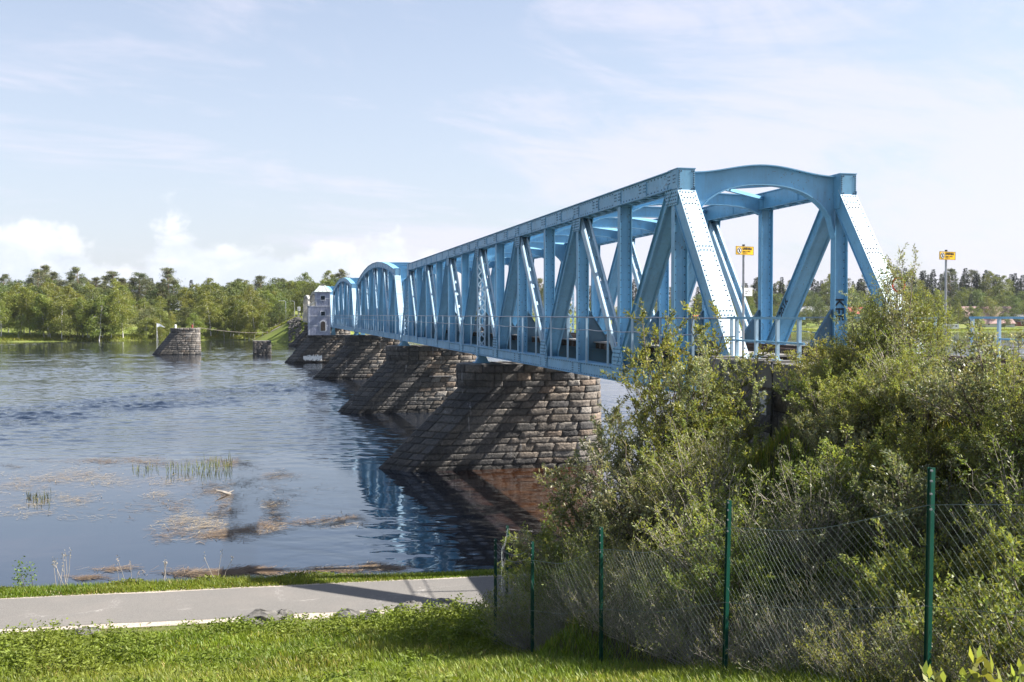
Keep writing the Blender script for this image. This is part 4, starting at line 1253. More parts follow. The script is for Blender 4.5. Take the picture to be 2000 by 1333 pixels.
# ------------------------------------------------------------------ signs
def warn_sign(x, y, z0, ztop, label, rz, plate2=False):
    e = empty('warning_sign', (x, y, z0), label, 'sign', 'yellow danger signs by the bridge', rz)
    h = ztop - z0
    MB().tube([(0, 0, 0), (0, 0, h - .02)], .028, 10).build('pole', M['galv'], e)
    MB().tube([(0, 0, h - .02), (0, 0, h + .01)], .033, 10).build('cap', M['black'], e)
    W_, H_ = .56, .20
    zc = h - .035 - H_ / 2
    pl_ = MB().box((-W_ / 2, -.045, zc - H_ / 2), (W_ / 2, -.032, zc + H_ / 2)).build('sign_plate', M['yellow'], e)
    fr = MB()
    for a in ((-W_ / 2 + .004, zc - H_ / 2 + .004, W_ / 2 - .004, zc - H_ / 2 + .010), (-W_ / 2 + .004, zc + H_ / 2 - .010, W_ / 2 - .004, zc + H_ / 2 - .004)):
        fr.box((a[0], -.048, a[1]), (a[2], -.0455, a[3]))
    for xx in (-W_ / 2 + .004, W_ / 2 - .010): fr.box((xx, -.048, zc - H_ / 2 + .0105), (xx + .006, -.0455, zc + H_ / 2 - .0105))
    fr.build('border', M['black'], pl_)
    def disc(r, y_, mat, name, n=28, r0=0, cx_=-.175):
        mb = MB()
        if r0 == 0: mb.prism([(cx_ + r * math.cos(2 * math.pi * k / n), y_, zc + r * math.sin(2 * math.pi * k / n)) for k in range(n)], (0, .002, 0))
        else:
            for k in range(n):
                a, b = 2 * math.pi * k / n, 2 * math.pi * (k + 1) / n
                mb.prism([(cx_ + q * math.cos(t_), y_, zc + q * math.sin(t_)) for q, t_ in ((r0, a), (r, a), (r, b), (r0, b))], (0, .002, 0))
        return mb.build(name, mat, pl_)
    disc(.078, -.048, M['white'], 'symbol_disc'); disc(.072, -.051, M['black'], 'symbol_ring', r0=.058)
    mb = MB().bar((-.175 - .045, -.0515, zc + .045), (-.175 + .045, -.0515, zc - .045), .013, .002, side=(1, 0, 1))
    mb.prism([(-.200, -.0512, zc - .04), (-.160, -.0512, zc - .03), (-.150, -.0512, zc + .015), (-.185, -.0512, zc + .02)], (0, .001, 0))
    mb.sphere((-.165, -.051, zc + .033), .014, (1, .1, 1)); mb.build('walking_symbol', M['black'], pl_)
    rot = Matrix.Rotation(math.pi / 2, 4, 'X')
    place_text('lettering', 'LIVSFARA', .078, M['black'], pl_, Matrix.Translation((.072, -.049, zc + .045)) @ rot, bold=.0022, sx=.90)
    ln = MB()                                         # two rows of small print
    for r_, z in enumerate((zc - .022, zc - .058)):
        xx = -.075
        for w_ in ((.10, .028, .10) if r_ == 0 else (.115, .03)):
            n_ = max(1, int(w_ / .012))
            for k in range(n_): ln.box((xx + k * w_ / n_, -.048, z - .010), (xx + k * w_ / n_ + .006, -.0455, z + (.012 if k % 3 else .018)))
            xx += w_ + .014
    ln.build('small_print', M['black'], pl_)
    if plate2:
        z = h - 1.10
        p2 = MB().box((-.02, -.045, z - .10), (.24, -.034, z + .10)).build('notice_plate', M['white'], e)
        ln = MB()
        for r_, zz in enumerate((z + .045, z + .005, z - .035)):
            xx = .02
            for w_ in ((.05, .07), (.10, .05), (.06,))[r_]:
                n_ = max(1, int(w_ / .013))
                for k in range(n_): ln.box((xx + k * w_ / n_, -.048, zz - .010), (xx + k * w_ / n_ + .007, -.0455, zz + .010))
                xx += w_ + .016
        ln.build('small_print', M['black'], p2)
        fr = MB()
        for a in ((-.016, z - .096, .236, z - .090), (-.016, z + .090, .236, z + .096)): fr.box((a[0], -.048, a[1]), (a[2], -.0455, a[3]))
        fr.build('border', M['black'], p2)
    return e
warn_sign(10.95, 22.9, 7.28, 9.93, 'yellow danger sign with a small white notice on its pole, beside the white end post', .32, True)
warn_sign(16.35, 22.9, 7.1, 9.88, 'yellow danger sign on a bare grey pole, past the bridge over the shrubs', .25)

# round prohibition sign fixed to the far end post
def round_sign():
    x, y = at(1754, 27.3)
    e = empty('round_sign', (x, y, 7.2), 'round white sign with a red ring, on a white post behind the shrub tops', 'sign')
    MB().tube([(0, 0.03, 0), (0, 0.03, 2.15)], .03, 8).build('pole', M['white'], e)
    z = 1.87; n = 30; r = .20
    p = MB().prism([(r * math.cos(2 * math.pi * k / n), -.012, z + r * math.sin(2 * math.pi * k / n)) for k in range(n)], (0, .012, 0)).build('sign_plate', M['white'], e)
    mb = MB()
    for k in range(n):
        a, b = 2 * math.pi * k / n, 2 * math.pi * (k + 1) / n
        mb.prism([(q * math.cos(t_), -.016, z + q * math.sin(t_)) for q, t_ in ((.155, a), (.20, a), (.20, b), (.155, b))], (0, .003, 0))
    mb.build('red_ring', M['red'], p)
round_sign()

# striped marker board on the walkway
def marker():
    e = empty('marker_board', (13.9, 33.6, 7.24), 'small red and white striped marker board on the deck behind a leaning brace', 'marker')
    MB().box((-.03, -.02, 0), (.03, .02, .75)).build('post', M['galv'], e)
    b = MB().box((-.22, -.05, .2), (.22, -.03, .75)).build('board', M['white'], e)
    mb = MB()
    for k in range(4):
        z = .22 + k * .13; mb.prism([(-.22, -.053, z), (.22, -.053, min(.75, z + .12)), (.22, -.053, min(.75, z + .19)), (-.22, -.053, min(.75, z + .07))], (0, .0025, 0))
    mb.build('red_stripes', M['red'], b)
marker()

# junction box on the abutment flank, with its cable
def box_cable():
    e = empty('junction_box', (10.28, 20.35, 6.45), 'small grey junction box on the abutment wall with a hanging cable', 'box')
    MB().box((-.10, -.17, -.25), (.06, .17, .2)).build('housing', M['galv'], e)
    MB().box((-.125, -.19, .2), (.08, .19, .23)).build('lid', M['galv'], e)
    pts = [(-.02, -.2, 0.85), (-.12, -.45, .86), (-.2, -.62, .7), (-.18, -.6, .3), (-.15, -.5, -.3), (-.12, -.4, -1.0)]
    MB().tube(pts, .022, 6).build('cable', M['black'], e)
box_cable()

# ------------------------------------------------------------------ small far things
def lamp_post(px, cz, h_, label):
    x, y = at(px, cz); z = hgt(x, y)
    e = empty('street_lamp', (x, y, z - .1), label, 'street lamp', 'lamps along the far road')
    MB().tube([(0, 0, 0), (0, 0, h_)], [.16, .10], 8).build('pole', M['galv'], e)
    a = MB().tube([(0, 0, h_), (-.8, 0, h_ + .35), (-1.7, 0, h_ + .3)], .07, 6).build('arm', M['galv'], e)
    MB().box((-2.4, -.16, h_ + .18), (-1.6, .16, h_ + .36)).build('lamp_head', M['galv'], e)
lamp_post(558, 352, 7.2, 'tall grey street lamp beside the winding gravel road')
lamp_post(575, 392, 6.0, 'shorter street lamp at the top of the gravel road, by the trees')

def signal(px, cz):
    x, y = at(px, cz); z = hgt(x, y)
    e = empty('rail_signal', (x, y, z), 'small white crossing signal at the far end of the bridge', 'signal')
    MB().tube([(0, 0, 0), (0, 0, 3.0)], .08, 8).build('pole', M['galv'], e)
    MB().box((-.45, -.1, 2.4), (.45, .1, 3.7)).build('signal_board', M['white'], e)
    for z_ in (2.8, 3.3): MB().tube([(0, -.2, z_), (0, -.11, z_)], .17, 12).build('lamp', M['black'], e)
    MB().box((-.5, -.3, 0), (.2, .3, 1.1)).build('cabinet', M['galv'], e)
signal(584, 342)

def flagpole():
    x, y = at(306, 322); z = hgt(x, y)
    e = empty('flagpole', (x, y, z - .05), 'white flagpole on the far shore flying a small pale pennant', 'flagpole')
    MB().tube([(0, 0, 0), (0, 0, 7.6)], [.055, .035], 8).build('pole', M['white'], e)
    fm = MB()
    ps = [(0, 0, 7.5), (.9, .05, 7.35), (1.8, -.05, 6.7), (2.4, .05, 6.3)]; qs = [(0, 0, 6.3), (.8, .05, 6.6), (1.6, -.05, 6.4), (2.4, .05, 6.2)]
    for i in range(3): fm.prism([qs[i], qs[i + 1], ps[i + 1], ps[i]], (0, .03, 0))
    fm.build('pennant', M['white'], e)
flagpole()

def river_cable():
    a = Vector((-13.6, 228.6, 5.62)); b_ = Vector((*at(522, 338), 2.6))
    e = empty('river_cable', tuple(a), 'thin boom cable strung from the old pier towards the far shore', 'cable')
    pts = []
    for k in range(21):
        f = k / 20; p = a.lerp(b_, f); p.z -= 4 * .5 * f * (1 - f); pts.append(p - a)
    MB().tube(pts, .055, 5).build('strand', M['bark'], e)
    MB().tube([(-.9, 0, -.1), (-.9, 0, .9)], .12, 6).build('anchor_post', M['rail'], e)
    q = b_ - a; MB().tube([q + Vector((0, 0, -2.4)), q + Vector((0, 0, .4))], .14, 6).build('shore_post', M['bark'], e)
river_cable()
# ornaments on the standing pier
for k, (x, lab, mm, s) in enumerate([(-17.9, 'pale bollard on the top of the old standing pier', 'white', .45), (-14.6, 'rusty red bollard on the top of the old standing pier', 'housered', .4)]):
    e = empty('bollard', (x, 228.2, 5.5), lab, 'bollard')
    MB().tube([(0, 0, 0), (0, 0, s)], [.22, .17], 8).build('shaft', M[mm], e)
    MB().sphere((0, 0, s + .1), .26, (1, 1, .6)).build('head', M[mm], e)

# ------------------------------------------------------------------ houses on the far right bank
def house(px, cz, w_, d_, eave, ridge, wall, roof, label, name='house', along=True, nwin=3, chim=True, rz=0.0):
    x, y = at(px, cz); z = hgt(x, y) - .3
    e = empty(name, (x, y, z), label, 'house' if name == 'house' else name.replace('_', ' '), 'houses among the trees on the far bank' if name == 'house' else None, -YAW + rz)
    wl = MB(); wl.box((-w_ / 2, -d_ / 2, 0), (w_ / 2, d_ / 2, eave))
    if along:
        for s in (-1, 1): wl.prism([(s * (w_ / 2 - .15), -d_ / 2, eave), (s * (w_ / 2 - .15), d_ / 2, eave), (s * (w_ / 2 - .15), 0, ridge)], (-s * .1, 0, 0))
    else:
        wl.prism([(-w_ / 2, -d_ / 2 + .1, eave), (w_ / 2, -d_ / 2 + .1, eave), (0, -d_ / 2 + .1, ridge)], (0, d_ - .2, 0))
    wl.build('wall', M[wall], e)
    rf = MB(); o = .5; t_ = .18
    if along:
        sl_ = (ridge - eave) / (d_ / 2)
        for s in (-1, 1): rf.prism([(-w_ / 2 - o, s * (d_ / 2 + o), eave - sl_ * o + .02), (-w_ / 2 - o, 0, ridge + .02), (-w_ / 2 - o, 0, ridge + t_), (-w_ / 2 - o, s * (d_ / 2 + o), eave - sl_ * o + t_)], (w_ + 2 * o, 0, 0))
    else:
        sl_ = (ridge - eave) / (w_ / 2)
        for s in (-1, 1): rf.prism([(s * (w_ / 2 + o), -d_ / 2 - o, eave - sl_ * o + .02), (0, -d_ / 2 - o, ridge + .02), (0, -d_ / 2 - o, ridge + t_), (s * (w_ / 2 + o), -d_ / 2 - o, eave - sl_ * o + t_)], (0, d_ + 2 * o, 0))
    ro = rf.build('roof', M[roof], e)
    if chim: MB().box((w_ * .15, -.4, ridge - .8), (w_ * .15 + .7, .3, ridge + 1.0)).build('chimney', M['slab'], ro)
    fl = max(1, int(eave / 2.7))
    for k in range(nwin):
        for j in range(fl):
            xx = -w_ / 2 + w_ * (k + .5) / nwin; zz = 1.1 + 2.7 * j
            f = MB().box((xx - .65, -d_ / 2 - .06, zz - .1), (xx + .65, -d_ / 2 - .003, zz + 1.3)).build('window', M['white'], e)
            MB().box((xx - .5, -d_ / 2 - .09, zz + .03), (xx + .5, -d_ / 2 - .062, zz + 1.17)).build('pane', M['glass'], f)
    return e
house(1342, 498, 15, 9, 3.0, 7.2, 'housewhite', 'redroof', 'low pale house with a bright red metal roof, seen under the steel braces')
house(1292, 540, 11, 8, 5.6, 8.8, 'housewhite', 'darkroof', 'two storey white house with a dark roof, behind the first vertical posts', along=False)
house(1232, 520, 18, 9, 3.4, 4.6, 'housewhite', 'greyroof', 'long low pale building with a flat grey roof, glimpsed through the trusses', chim=False)
house(1168, 560, 11, 9, 5.5, 8.6, 'housewhite', 'greyroof', 'white gabled house glimpsed through the middle of the long truss', along=False)
house(1478, 548, 12, 8, 3.6, 5.6, 'housewhite', 'greyroof', 'small pale house with a grey roof, right of the white end post')
house(1592, 600, 24, 10, 4.8, 7.6, 'housewhite', 'greyroof', 'wide house with a pale grey roof above the trees, between the far truss members')
house(1662, 590, 12, 9, 4.6, 8.0, 'housewhite', 'redroof', 'house with a vivid red roof beside the far vertical post')
house(1926, 575, 26, 13, 3.4, 9.6, 'houseyellow', 'pinkroof', 'large house with a faded pink tiled roof among the trees', nwin=5)
house(1988, 556, 15, 10, 2.6, 6.2, 'housered', 'darkroof', 'low red house with a dark roof beside the pink roofed house')
house(1945, 548, 16, 8, 2.0, 4.4, 'housewhite', 'pinkroof', 'low pink roofed building just above the blue railing', chim=False)
house(1522, 508, 10, 5, 2.4, 3.6, 'housered', 'darkroof', 'dark boathouse on the grass by the far shore', name='boathouse', nwin=2, chim=False)

def caravan(px, cz, label, s=1.0):
    x, y = at(px, cz); z = hgt(x, y)
    e = empty('caravan', (x, y, z), label, 'caravan', 'caravans parked on the far shore', -YAW)
    pr = [(-3, .55), (-2.9, .45), (2.8, .45), (3, .6), (2.95, 2.3), (2.6, 2.7), (-2.5, 2.7), (-2.95, 2.0)]
    b = MB().prism([(a * s, -1.1, q) for a, q in pr], (0, 2.2, 0)).build('body', M['white'], e)
    for xx in (-1.9, .3, 1.9): MB().box((xx * s - .45, -1.14, 1.5), (xx * s + .45, -1.102, 2.1)).build('window', M['glass'], e)
    MB().box((-.95 * s, -1.14, .6), (-.35 * s, -1.102, 2.25)).build('door', M['galv'], e)
    for yy in (-1.0, .8): MB().tube([(0.2, yy, .33), (0.2, yy + .2, .33)], .33, 14).build('wheel', M['black'], e)
    MB().bar((3 * s, 0, .5), (4.3 * s, 0, .5), .1, .1, side=(0, 1, 0)).build('drawbar', M['galv'], e)
caravan(1857, 522, 'white caravan parked on the far shore, beside the pole of the second yellow sign', 1.25)
caravan(1733, 528, 'second white caravan, mostly hidden behind the shrub tops')

def rowboat(px, cz, lab, mm, rz):
    x, y = at(px, cz); z = hgt(x, y)
    e = empty('rowing_boat', (x, y, z), lab, 'boat', 'boats pulled up on the far shore', rz)
    st = [(-2.2, .12, .55), (-1.2, .62, .40), (0, .75, .36), (1.2, .62, .42), (2.3, .05, .70)]
    mb = MB(); vs = []
    for xx, w_, t_ in st: vs += [(xx, -w_, t_), (xx, 0, 0.05), (xx, w_, t_)]
    mb.add(vs, [f for i in range(4) for f in ((3 * i, 3 * i + 1, 3 * i + 4, 3 * i + 3), (3 * i + 1, 3 * i + 2, 3 * i + 5, 3 * i + 4))])
    mb.build('hull', M[mm], e)
    for xx in (-.8, .6): MB().box((xx - .12, -.6, .30), (xx + .12, .6, .34)).build('thwart', M['plank'], e)
rowboat(1866, 516.5, 'rust red rowing boat lying on the far grass below the caravan', 'housered', .2)
rowboat(1898, 517, 'dark rowing boat on the far grass, between two railing posts', 'timber', -.3)

# ------------------------------------------------------------------ rocks by the path
def rock(px, cz, s, lab, sd):
    x, y = at(px, cz); z = hgt(x, y)
    random.seed(sd)
    mb = MB().sphere((0, 0, 0), 1, s, 12, 8, jit=.16)
    e = mb.build('rock', M['rock']); e.location = (x, y, z + s[2] * .35); e.rotation_euler = (0, 0, random.uniform(0, 3))
    tag(e, lab, 'rock', 'boulders along the near edge of the path')
rock(505, 24.9, (.50, .34, .26), 'dark lichened boulder half buried in weeds by the path', 2)
rock(798, 26.0, (.42, .30, .20), 'pale angular boulder at the path edge, by the tip of the shadow', 3)
rock(680, 25.4, (.45, .3, .17), 'flat pale stone low in the grass below the path', 4)
rock(722, 25.2, (.30, .25, .17), 'small pale stone next to the flat stone below the path', 5)
rock(868, 26.5, (.55, .3, .13), 'flat slab of stone at the path edge, close to the fence corner', 6)
rock(165, 24.2, (.34, .26, .12), 'grey boulder peeping from the tall weeds at the left path edge', 8)
rock(548, 25.2, (.3, .25, .22), 'small dark stone beside the lichened boulder', 9)
random.seed(11)

# ------------------------------------------------------------------ chain link fence
def fence():
    FP = [(5.05, 6.1), (3.82, 9.6), (2.65, 13.0), (1.39, 16.2), (.38, 19.2), (-.33, 21.4), (-.12, 24.1), (1.75, 25.1)]
    W_ = []
    for cx, cz in FP:
        x, y = c2w(cx, cz); W_.append(Vector((x, y, hgt(x, y))))
    e = empty('chain_link_fence', tuple(W_[1]), 'chain link fence on green posts in front of the shrub thicket', 'fence')
    L = W_[1].copy(); H = 2.22; MH = 1.85
    tops = []
    for i, p in enumerate(W_):
        lean = [(0, 0), (.05, .03), (.05, 0), (0, .02), (0, 0), (0, .0), (.02, 0), (.55, .35)][i]
        b = p - Vector((0, 0, .15)); t_ = p + Vector((lean[0], lean[1], H if i != 7 else 1.85))
        mb = MB()                                        # folded T section
        mb.bar(b - L, t_ - L, .05, .006, side=(1, .25, 0)); mb.bar(b - L, t_ - L, .006, .04, side=(1, .25, 0), off=(0, .023)); mb.bar(b - L, t_ - L, .04, .004, side=(1, .25, 0), off=(0, .047))
        po = mb.build('fence_post', M['green_post'], e)
        hk = MB()
        for f in (.99, .95, .90, .84):
            q = b.lerp(t_, f) - L; hk.box((q.x - .036, q.y - .03, q.z - .008), (q.x - .022, q.y - .004, q.z + .008))
        hk.build('wire_hooks', M['galv'], po)
        tops.append((p, t_))
    for i in range(len(W_) - 1):
        (a0, a1), (b0, b1) = tops[i], tops[i + 1]
        ua = (a1 - a0); ub = (b1 - b0)
        wd = (Vector((b0.x, b0.y, 0)) - Vector((a0.x, a0.y, 0))).length
        sag = [.06, .12, .16, .14, .34, .25, .12][i]
        nrm = Vector((b0.y - a0.y, a0.x - b0.x, 0)).normalized()
        def P(u, v):                                     # u along 0..1, v height in metres
            base = a0.lerp(b0, u); upv = ua.lerp(ub, u); s_ = sag * 4 * u * (1 - u) * (.5 + .5 * math.cos(math.pi * (2 * u - 1) * .6))
            vv = v * (1 - s_ / MH)
            return base + upv.normalized() * (vv + .03) + nrm * (.035 * math.sin(u * 7 + i) * v * math.sin(math.pi * u) - .04) - L
        mb = MB(); step = .095 if i < 3 else .16; k = -MH
        segs = 5
        while k < wd:
            for s in (1, -1):
                pts = []
                for j in range(segs + 1):
                    v = MH * j / segs; x = k + v if s > 0 else k + MH - v
                    if -1e-6 <= x <= wd: pts.append(P(x / wd, v))
                for p, q in zip(pts[:-1], pts[1:]):
                    d = (q - p)
                    mb.tube([p + nrm * .002 * s, q + nrm * .002 * s], .0013 if i < 3 else .00095, 3, cap=False)
            k += step
        mb.build('mesh_panel', M['wire'], e)
        tw = MB(); n_ = 16
        tw.tube([P(j / n_, MH) for j in range(n_ + 1)], .003, 4); tw.tube([P(j / n_, .05) for j in range(n_ + 1)], .003, 4)
        tw.tube([P(j / n_, MH * .5) for j in range(n_ + 1)], .0025, 4)
        tw.build('tension_wire', M['wire'], e)
        if i < 4: continue
        bw = MB()                                         # slack upper strands
        for hh_, sg in ((2.15, .12 + .1 * (i % 3)), (2.0, .2)):
            pts = [P(j / n_, MH) * 0 + (a0.lerp(b0, j / n_) + ua.lerp(ub, j / n_).normalized() * (hh_ - sg * 4 * (j / n_) * (1 - j / n_)) - L) for j in range(n_ + 1)]
            bw.tube(pts, .0035, 4)
            if i >= 4:
                for j in range(0, n_ * 3):
                    f = j / (n_ * 3); q = pts[int(f * n_)].lerp(pts[min(n_, int(f * n_) + 1)], (f * n_) % 1)
                    bw.bar(q + Vector((-.012, 0, -.012)), q + Vector((.012, 0, .012)), .004, .004, side=(0, 1, 0))
        bw.build('upper_strand', M['barbed'], e)
fence()

def riprap():
    rg = random.Random(6); mb = MB()
    for k in range(420):
        X = rg.uniform(7.2, 10.6); Y = rg.uniform(322, 350)
        z = hgt(X, Y)
        if z < -.4: continue
        r = rg.uniform(.25, .55)
        mb.sphere((X, Y, z + r * .15), r, (1, rg.uniform(.7, 1.3), rg.uniform(.5, .8)), 6, 4, jit=.2)
    tag(mb.build('riprap', M['rock']), 'dark broken stone facing on the slope by the far abutment', 'riprap', kind='stuff')
riprap()
# ------------------------------------------------------------------ foliage tools
def unit(v): return v / (np.linalg.norm(v, axis=-1, keepdims=True) + 1e-9)
def leaf_quads(P, A, ln, wd, tint, rg, flat=.6):
    """diamond leaves at P pointing along A"""
    n = len(P); A = unit(A); r = rg.normal(size=(n, 3)); r[:, 2] *= 1 - flat * 0
    B = unit(np.cross(A, r)); ln = np.broadcast_to(ln, n)[:, None]; wd = np.broadcast_to(wd, n)[:, None]
    N = np.cross(A, B)
    V = np.stack([P, P + A * ln * .45 + B * wd * .5 + N * wd * .12, P + A * ln, P + A * ln * .45 - B * wd * .5 + N * wd * .12], 1)
    Q = np.arange(4 * n).reshape(n, 4)
    return V.reshape(-1, 3), Q, np.repeat(tint, 4, 0)
def tubes_np(segs, sides=3):
    """segs: (p0, p1, r0, r1) arrays"""
    p0, p1, r0, r1 = segs; d = unit(p1 - p0); u = unit(np.cross(d, np.array([.31, .17, .93]))); v = np.cross(d, u)
    n = len(p0); Vs = []
    for p, r in ((p0, r0), (p1, r1)):
        for k in range(sides):
            a = 2 * math.pi * k / sides
            Vs.append(p + (u * math.cos(a) + v * math.sin(a)) * r[:, None])
    V = np.stack(Vs, 1); b = np.arange(n)[:, None] * 2 * sides
    Q = np.concatenate([b + np.array([k, (k + 1) % sides, (k + 1) % sides + sides, k + sides]) for k in range(sides)], 0)
    return V.reshape(-1, 3), Q
class Segs:
    def __init__(s): s.a = []; s.b = []; s.r = []; s.q = []
    def add(s, a, b, r, q): s.a.append(a); s.b.append(b); s.r.append(r); s.q.append(q)
    def mesh(s, name, sides=3):
        V, Q = tubes_np((np.array(s.a), np.array(s.b), np.array(s.r), np.array(s.q)), sides)
        return npmesh(name, V, Q)

# ---- far trees
def broad_tree(seed, H, spread, nleaf=4200, droop=.25, low=.16, leaf=.34, kind='birch', trunks=1):
    rg = np.random.default_rng(seed); S = Segs(); cl = []
    for t_ in range(trunks):
        base = np.array([rg.uniform(-.5, .5) * (trunks > 1), rg.uniform(-.5, .5) * (trunks > 1), 0.0]); lean = rg.uniform(-.06, .06, 2) * (1 + trunks)
        r0 = H * .009 + .04; p = base; n = 10; spine = [p]
        for i in range(n):
            q = base + np.array([lean[0] * H * ((i + 1) / n) + rg.normal() * .08, lean[1] * H * ((i + 1) / n) + rg.normal() * .08, H * (i + 1) / n * .97])
            S.add(p, q, r0 * (1 - i / n) ** 1.3 + .01, r0 * (1 - (i + 1) / n) ** 1.3 + .01); p = q; spine.append(p)
        nb = 34 // trunks + 8
        for k in range(nb):
            f = low + (1 - low) * (k + rg.uniform(0, .8)) / nb; f = min(f, .985)
            i = min(n - 1, int(f * n)); p = spine[i] + (spine[i + 1] - spine[i]) * (f * n - i)
            g = (f - low) / (1 - low)
            R_ = spread * (math.sin(math.pi * min(1, (g * .78 + .2))) ** .75) * rg.uniform(.6, 1.12)
            a = rg.uniform(0, 2 * math.pi); up = .65 - .35 * (1 - g) + rg.uniform(-.1, .15)
            m1 = p + np.array([math.cos(a) * R_ * .55, math.sin(a) * R_ * .55, R_ * up * .6])
            m2 = p + np.array([math.cos(a) * R_, math.sin(a) * R_, R_ * up * .6 - R_ * droop])
            S.add(p, m1, .035 * (1.3 - f), .018); S.add(m1, m2, .018, .008)
            for c in range(3):
                cl.append((p * (1 - (c + 1) / 3.2) + m2 * (c + 1) / 3.2 + np.array([0, 0, R_ * .18 * (c < 2)]), .35 + .26 * R_ * (.6 + .25 * c)))
    C = np.array([c[0] for c in cl]); Rr = np.array([c[1] for c in cl])
    idx = rg.choice(len(C), nleaf, p=Rr ** 1.6 / (Rr ** 1.6).sum())
    off = rg.normal(size=(nleaf, 3)); off = off / np.linalg.norm(off, axis=1, keepdims=True) * (rg.uniform(0, 1, nleaf) ** .5)[:, None]
    off[:, 2] *= .8
    hang = np.abs(rg.normal(size=nleaf)) * droop * 1.2
    P = C[idx] + off * Rr[idx][:, None]; P[:, 2] -= hang * .8
    P = P[P[:, 2] > H * low * .6]; idx = idx[:len(P)]; n_ = len(P)
    A = rg.normal(size=(n_, 3)); A[:, 2] -= .8
    cv = rg.uniform(.75, 1.22, len(C)); t0 = cv[idx] * rg.uniform(.8, 1.2, n_)
    yl = rg.uniform(-.12, .12, len(C))[idx]
    tint = np.stack([t0 * (1.0 + yl), t0, t0 * (1 - yl)], 1)
    V, Q, T = leaf_quads(P, A, rg.uniform(.7, 1.2, n_) * leaf, rg.uniform(.5, .8, n_) * leaf, tint, rg)
    return npmesh('crown', V, Q, col=T), S.mesh('trunk', 5)

def pine_tree(seed, H, spread, nleaf=4600, low=.42):
    rg = np.random.default_rng(seed); S = Segs(); cl = []
    n = 10; p = np.zeros(3); sp = [p]; lean = rg.uniform(-.03, .03, 2); r0 = H * .012 + .08
    for i in range(n):
        q = np.array([lean[0] * H * (i + 1) / n + rg.normal() * .08, lean[1] * H * (i + 1) / n + rg.normal() * .08, H * (i + 1) / n * .96])
        S.add(p, q, r0 * (1 - i / n * .85), r0 * (1 - (i + 1) / n * .85)); p = q; sp.append(p)
    for k in range(40):
        f = low + (1 - low) * (k + rg.uniform(0, 1)) / 40; f = min(.98, f); i = min(n - 1, int(f * n)); p = sp[i] + (sp[i + 1] - sp[i]) * (f * n - i)
        g = (f - low) / (1 - low); R_ = spread * (1 - g) ** .55 * (.45 + .55 * min(1, g * 4)) * rg.uniform(.55, 1.15) + .5
        a = rg.uniform(0, 6.28); e = p + np.array([math.cos(a) * R_, math.sin(a) * R_, R_ * rg.uniform(-.05, .45)])
        S.add(p, e, .07, .02)
        for c in (.45, .75, 1.0): cl.append((p * (1 - c) + e * c + rg.normal(size=3) * .15, .35 + .16 * R_))
    C = np.array([c[0] for c in cl]); Rr = np.array([c[1] for c in cl]); idx = rg.choice(len(C), nleaf)
    off = rg.normal(size=(nleaf, 3)) * .72; off[:, 2] *= .6
    P = C[idx] + off * Rr[idx][:, None]; A = rg.normal(size=(nleaf, 3)); A[:, 2] += .5
    cv = rg.uniform(.65, 1.35, len(C)); warm = rg.uniform(0, .18, len(C))[idx]; t0 = cv[idx] * rg.uniform(.8, 1.2, nleaf)
    V, Q, T = leaf_quads(P, A, rg.uniform(.25, .45, nleaf), rg.uniform(.13, .22, nleaf), np.stack([t0 * (1 + warm), t0, t0], 1), rg)
    return npmesh('crown', V, Q, col=T), S.mesh('trunk', 5)

def spruce_tree(seed, H, spread, nleaf=4200):
    rg = np.random.default_rng(seed); S = Segs(); S.add(np.zeros(3), np.array([0, 0, H * .97]), H * .011 + .05, .02)
    Ps = []; As = []; ts = []
    nl = int(H / .55); per = nleaf // (nl * 9)
    for k in range(nl):
        f = .07 + .92 * k / nl; R0 = spread * (1 - f) ** .85 + .12
        for b in range(9):
            a = rg.uniform(0, 6.28); R_ = R0 * rg.uniform(.65, 1.15); m = max(2, int(per * (1.9 * (1 - f) + .25)))
            u = rg.uniform(.1, 1, m) ** .7; zz = H * f + (u * R_) * (-.32) + .10 * R_ * (u > .8) + rg.normal(size=m) * .09
            Ps.append(np.stack([np.cos(a + rg.normal(size=m) * .13) * u * R_, np.sin(a + rg.normal(size=m) * .13) * u * R_, zz], 1))
            d = np.array([math.cos(a), math.sin(a), -.45]); As.append(np.tile(d, (m, 1)) + rg.normal(size=(m, 3)) * .35); ts.append(np.full(m, rg.uniform(.7, 1.35)))
    P = np.concatenate(Ps); A = np.concatenate(As); t0 = np.concatenate(ts) * rg.uniform(.8, 1.2, len(P)); n = len(P)
    V, Q, T = leaf_quads(P, A, rg.uniform(.35, .6, n), rg.uniform(.18, .3, n), np.stack([t0, t0, t0], 1), rg)
    return npmesh('crown', V, Q, col=T), S.mesh('trunk', 6)

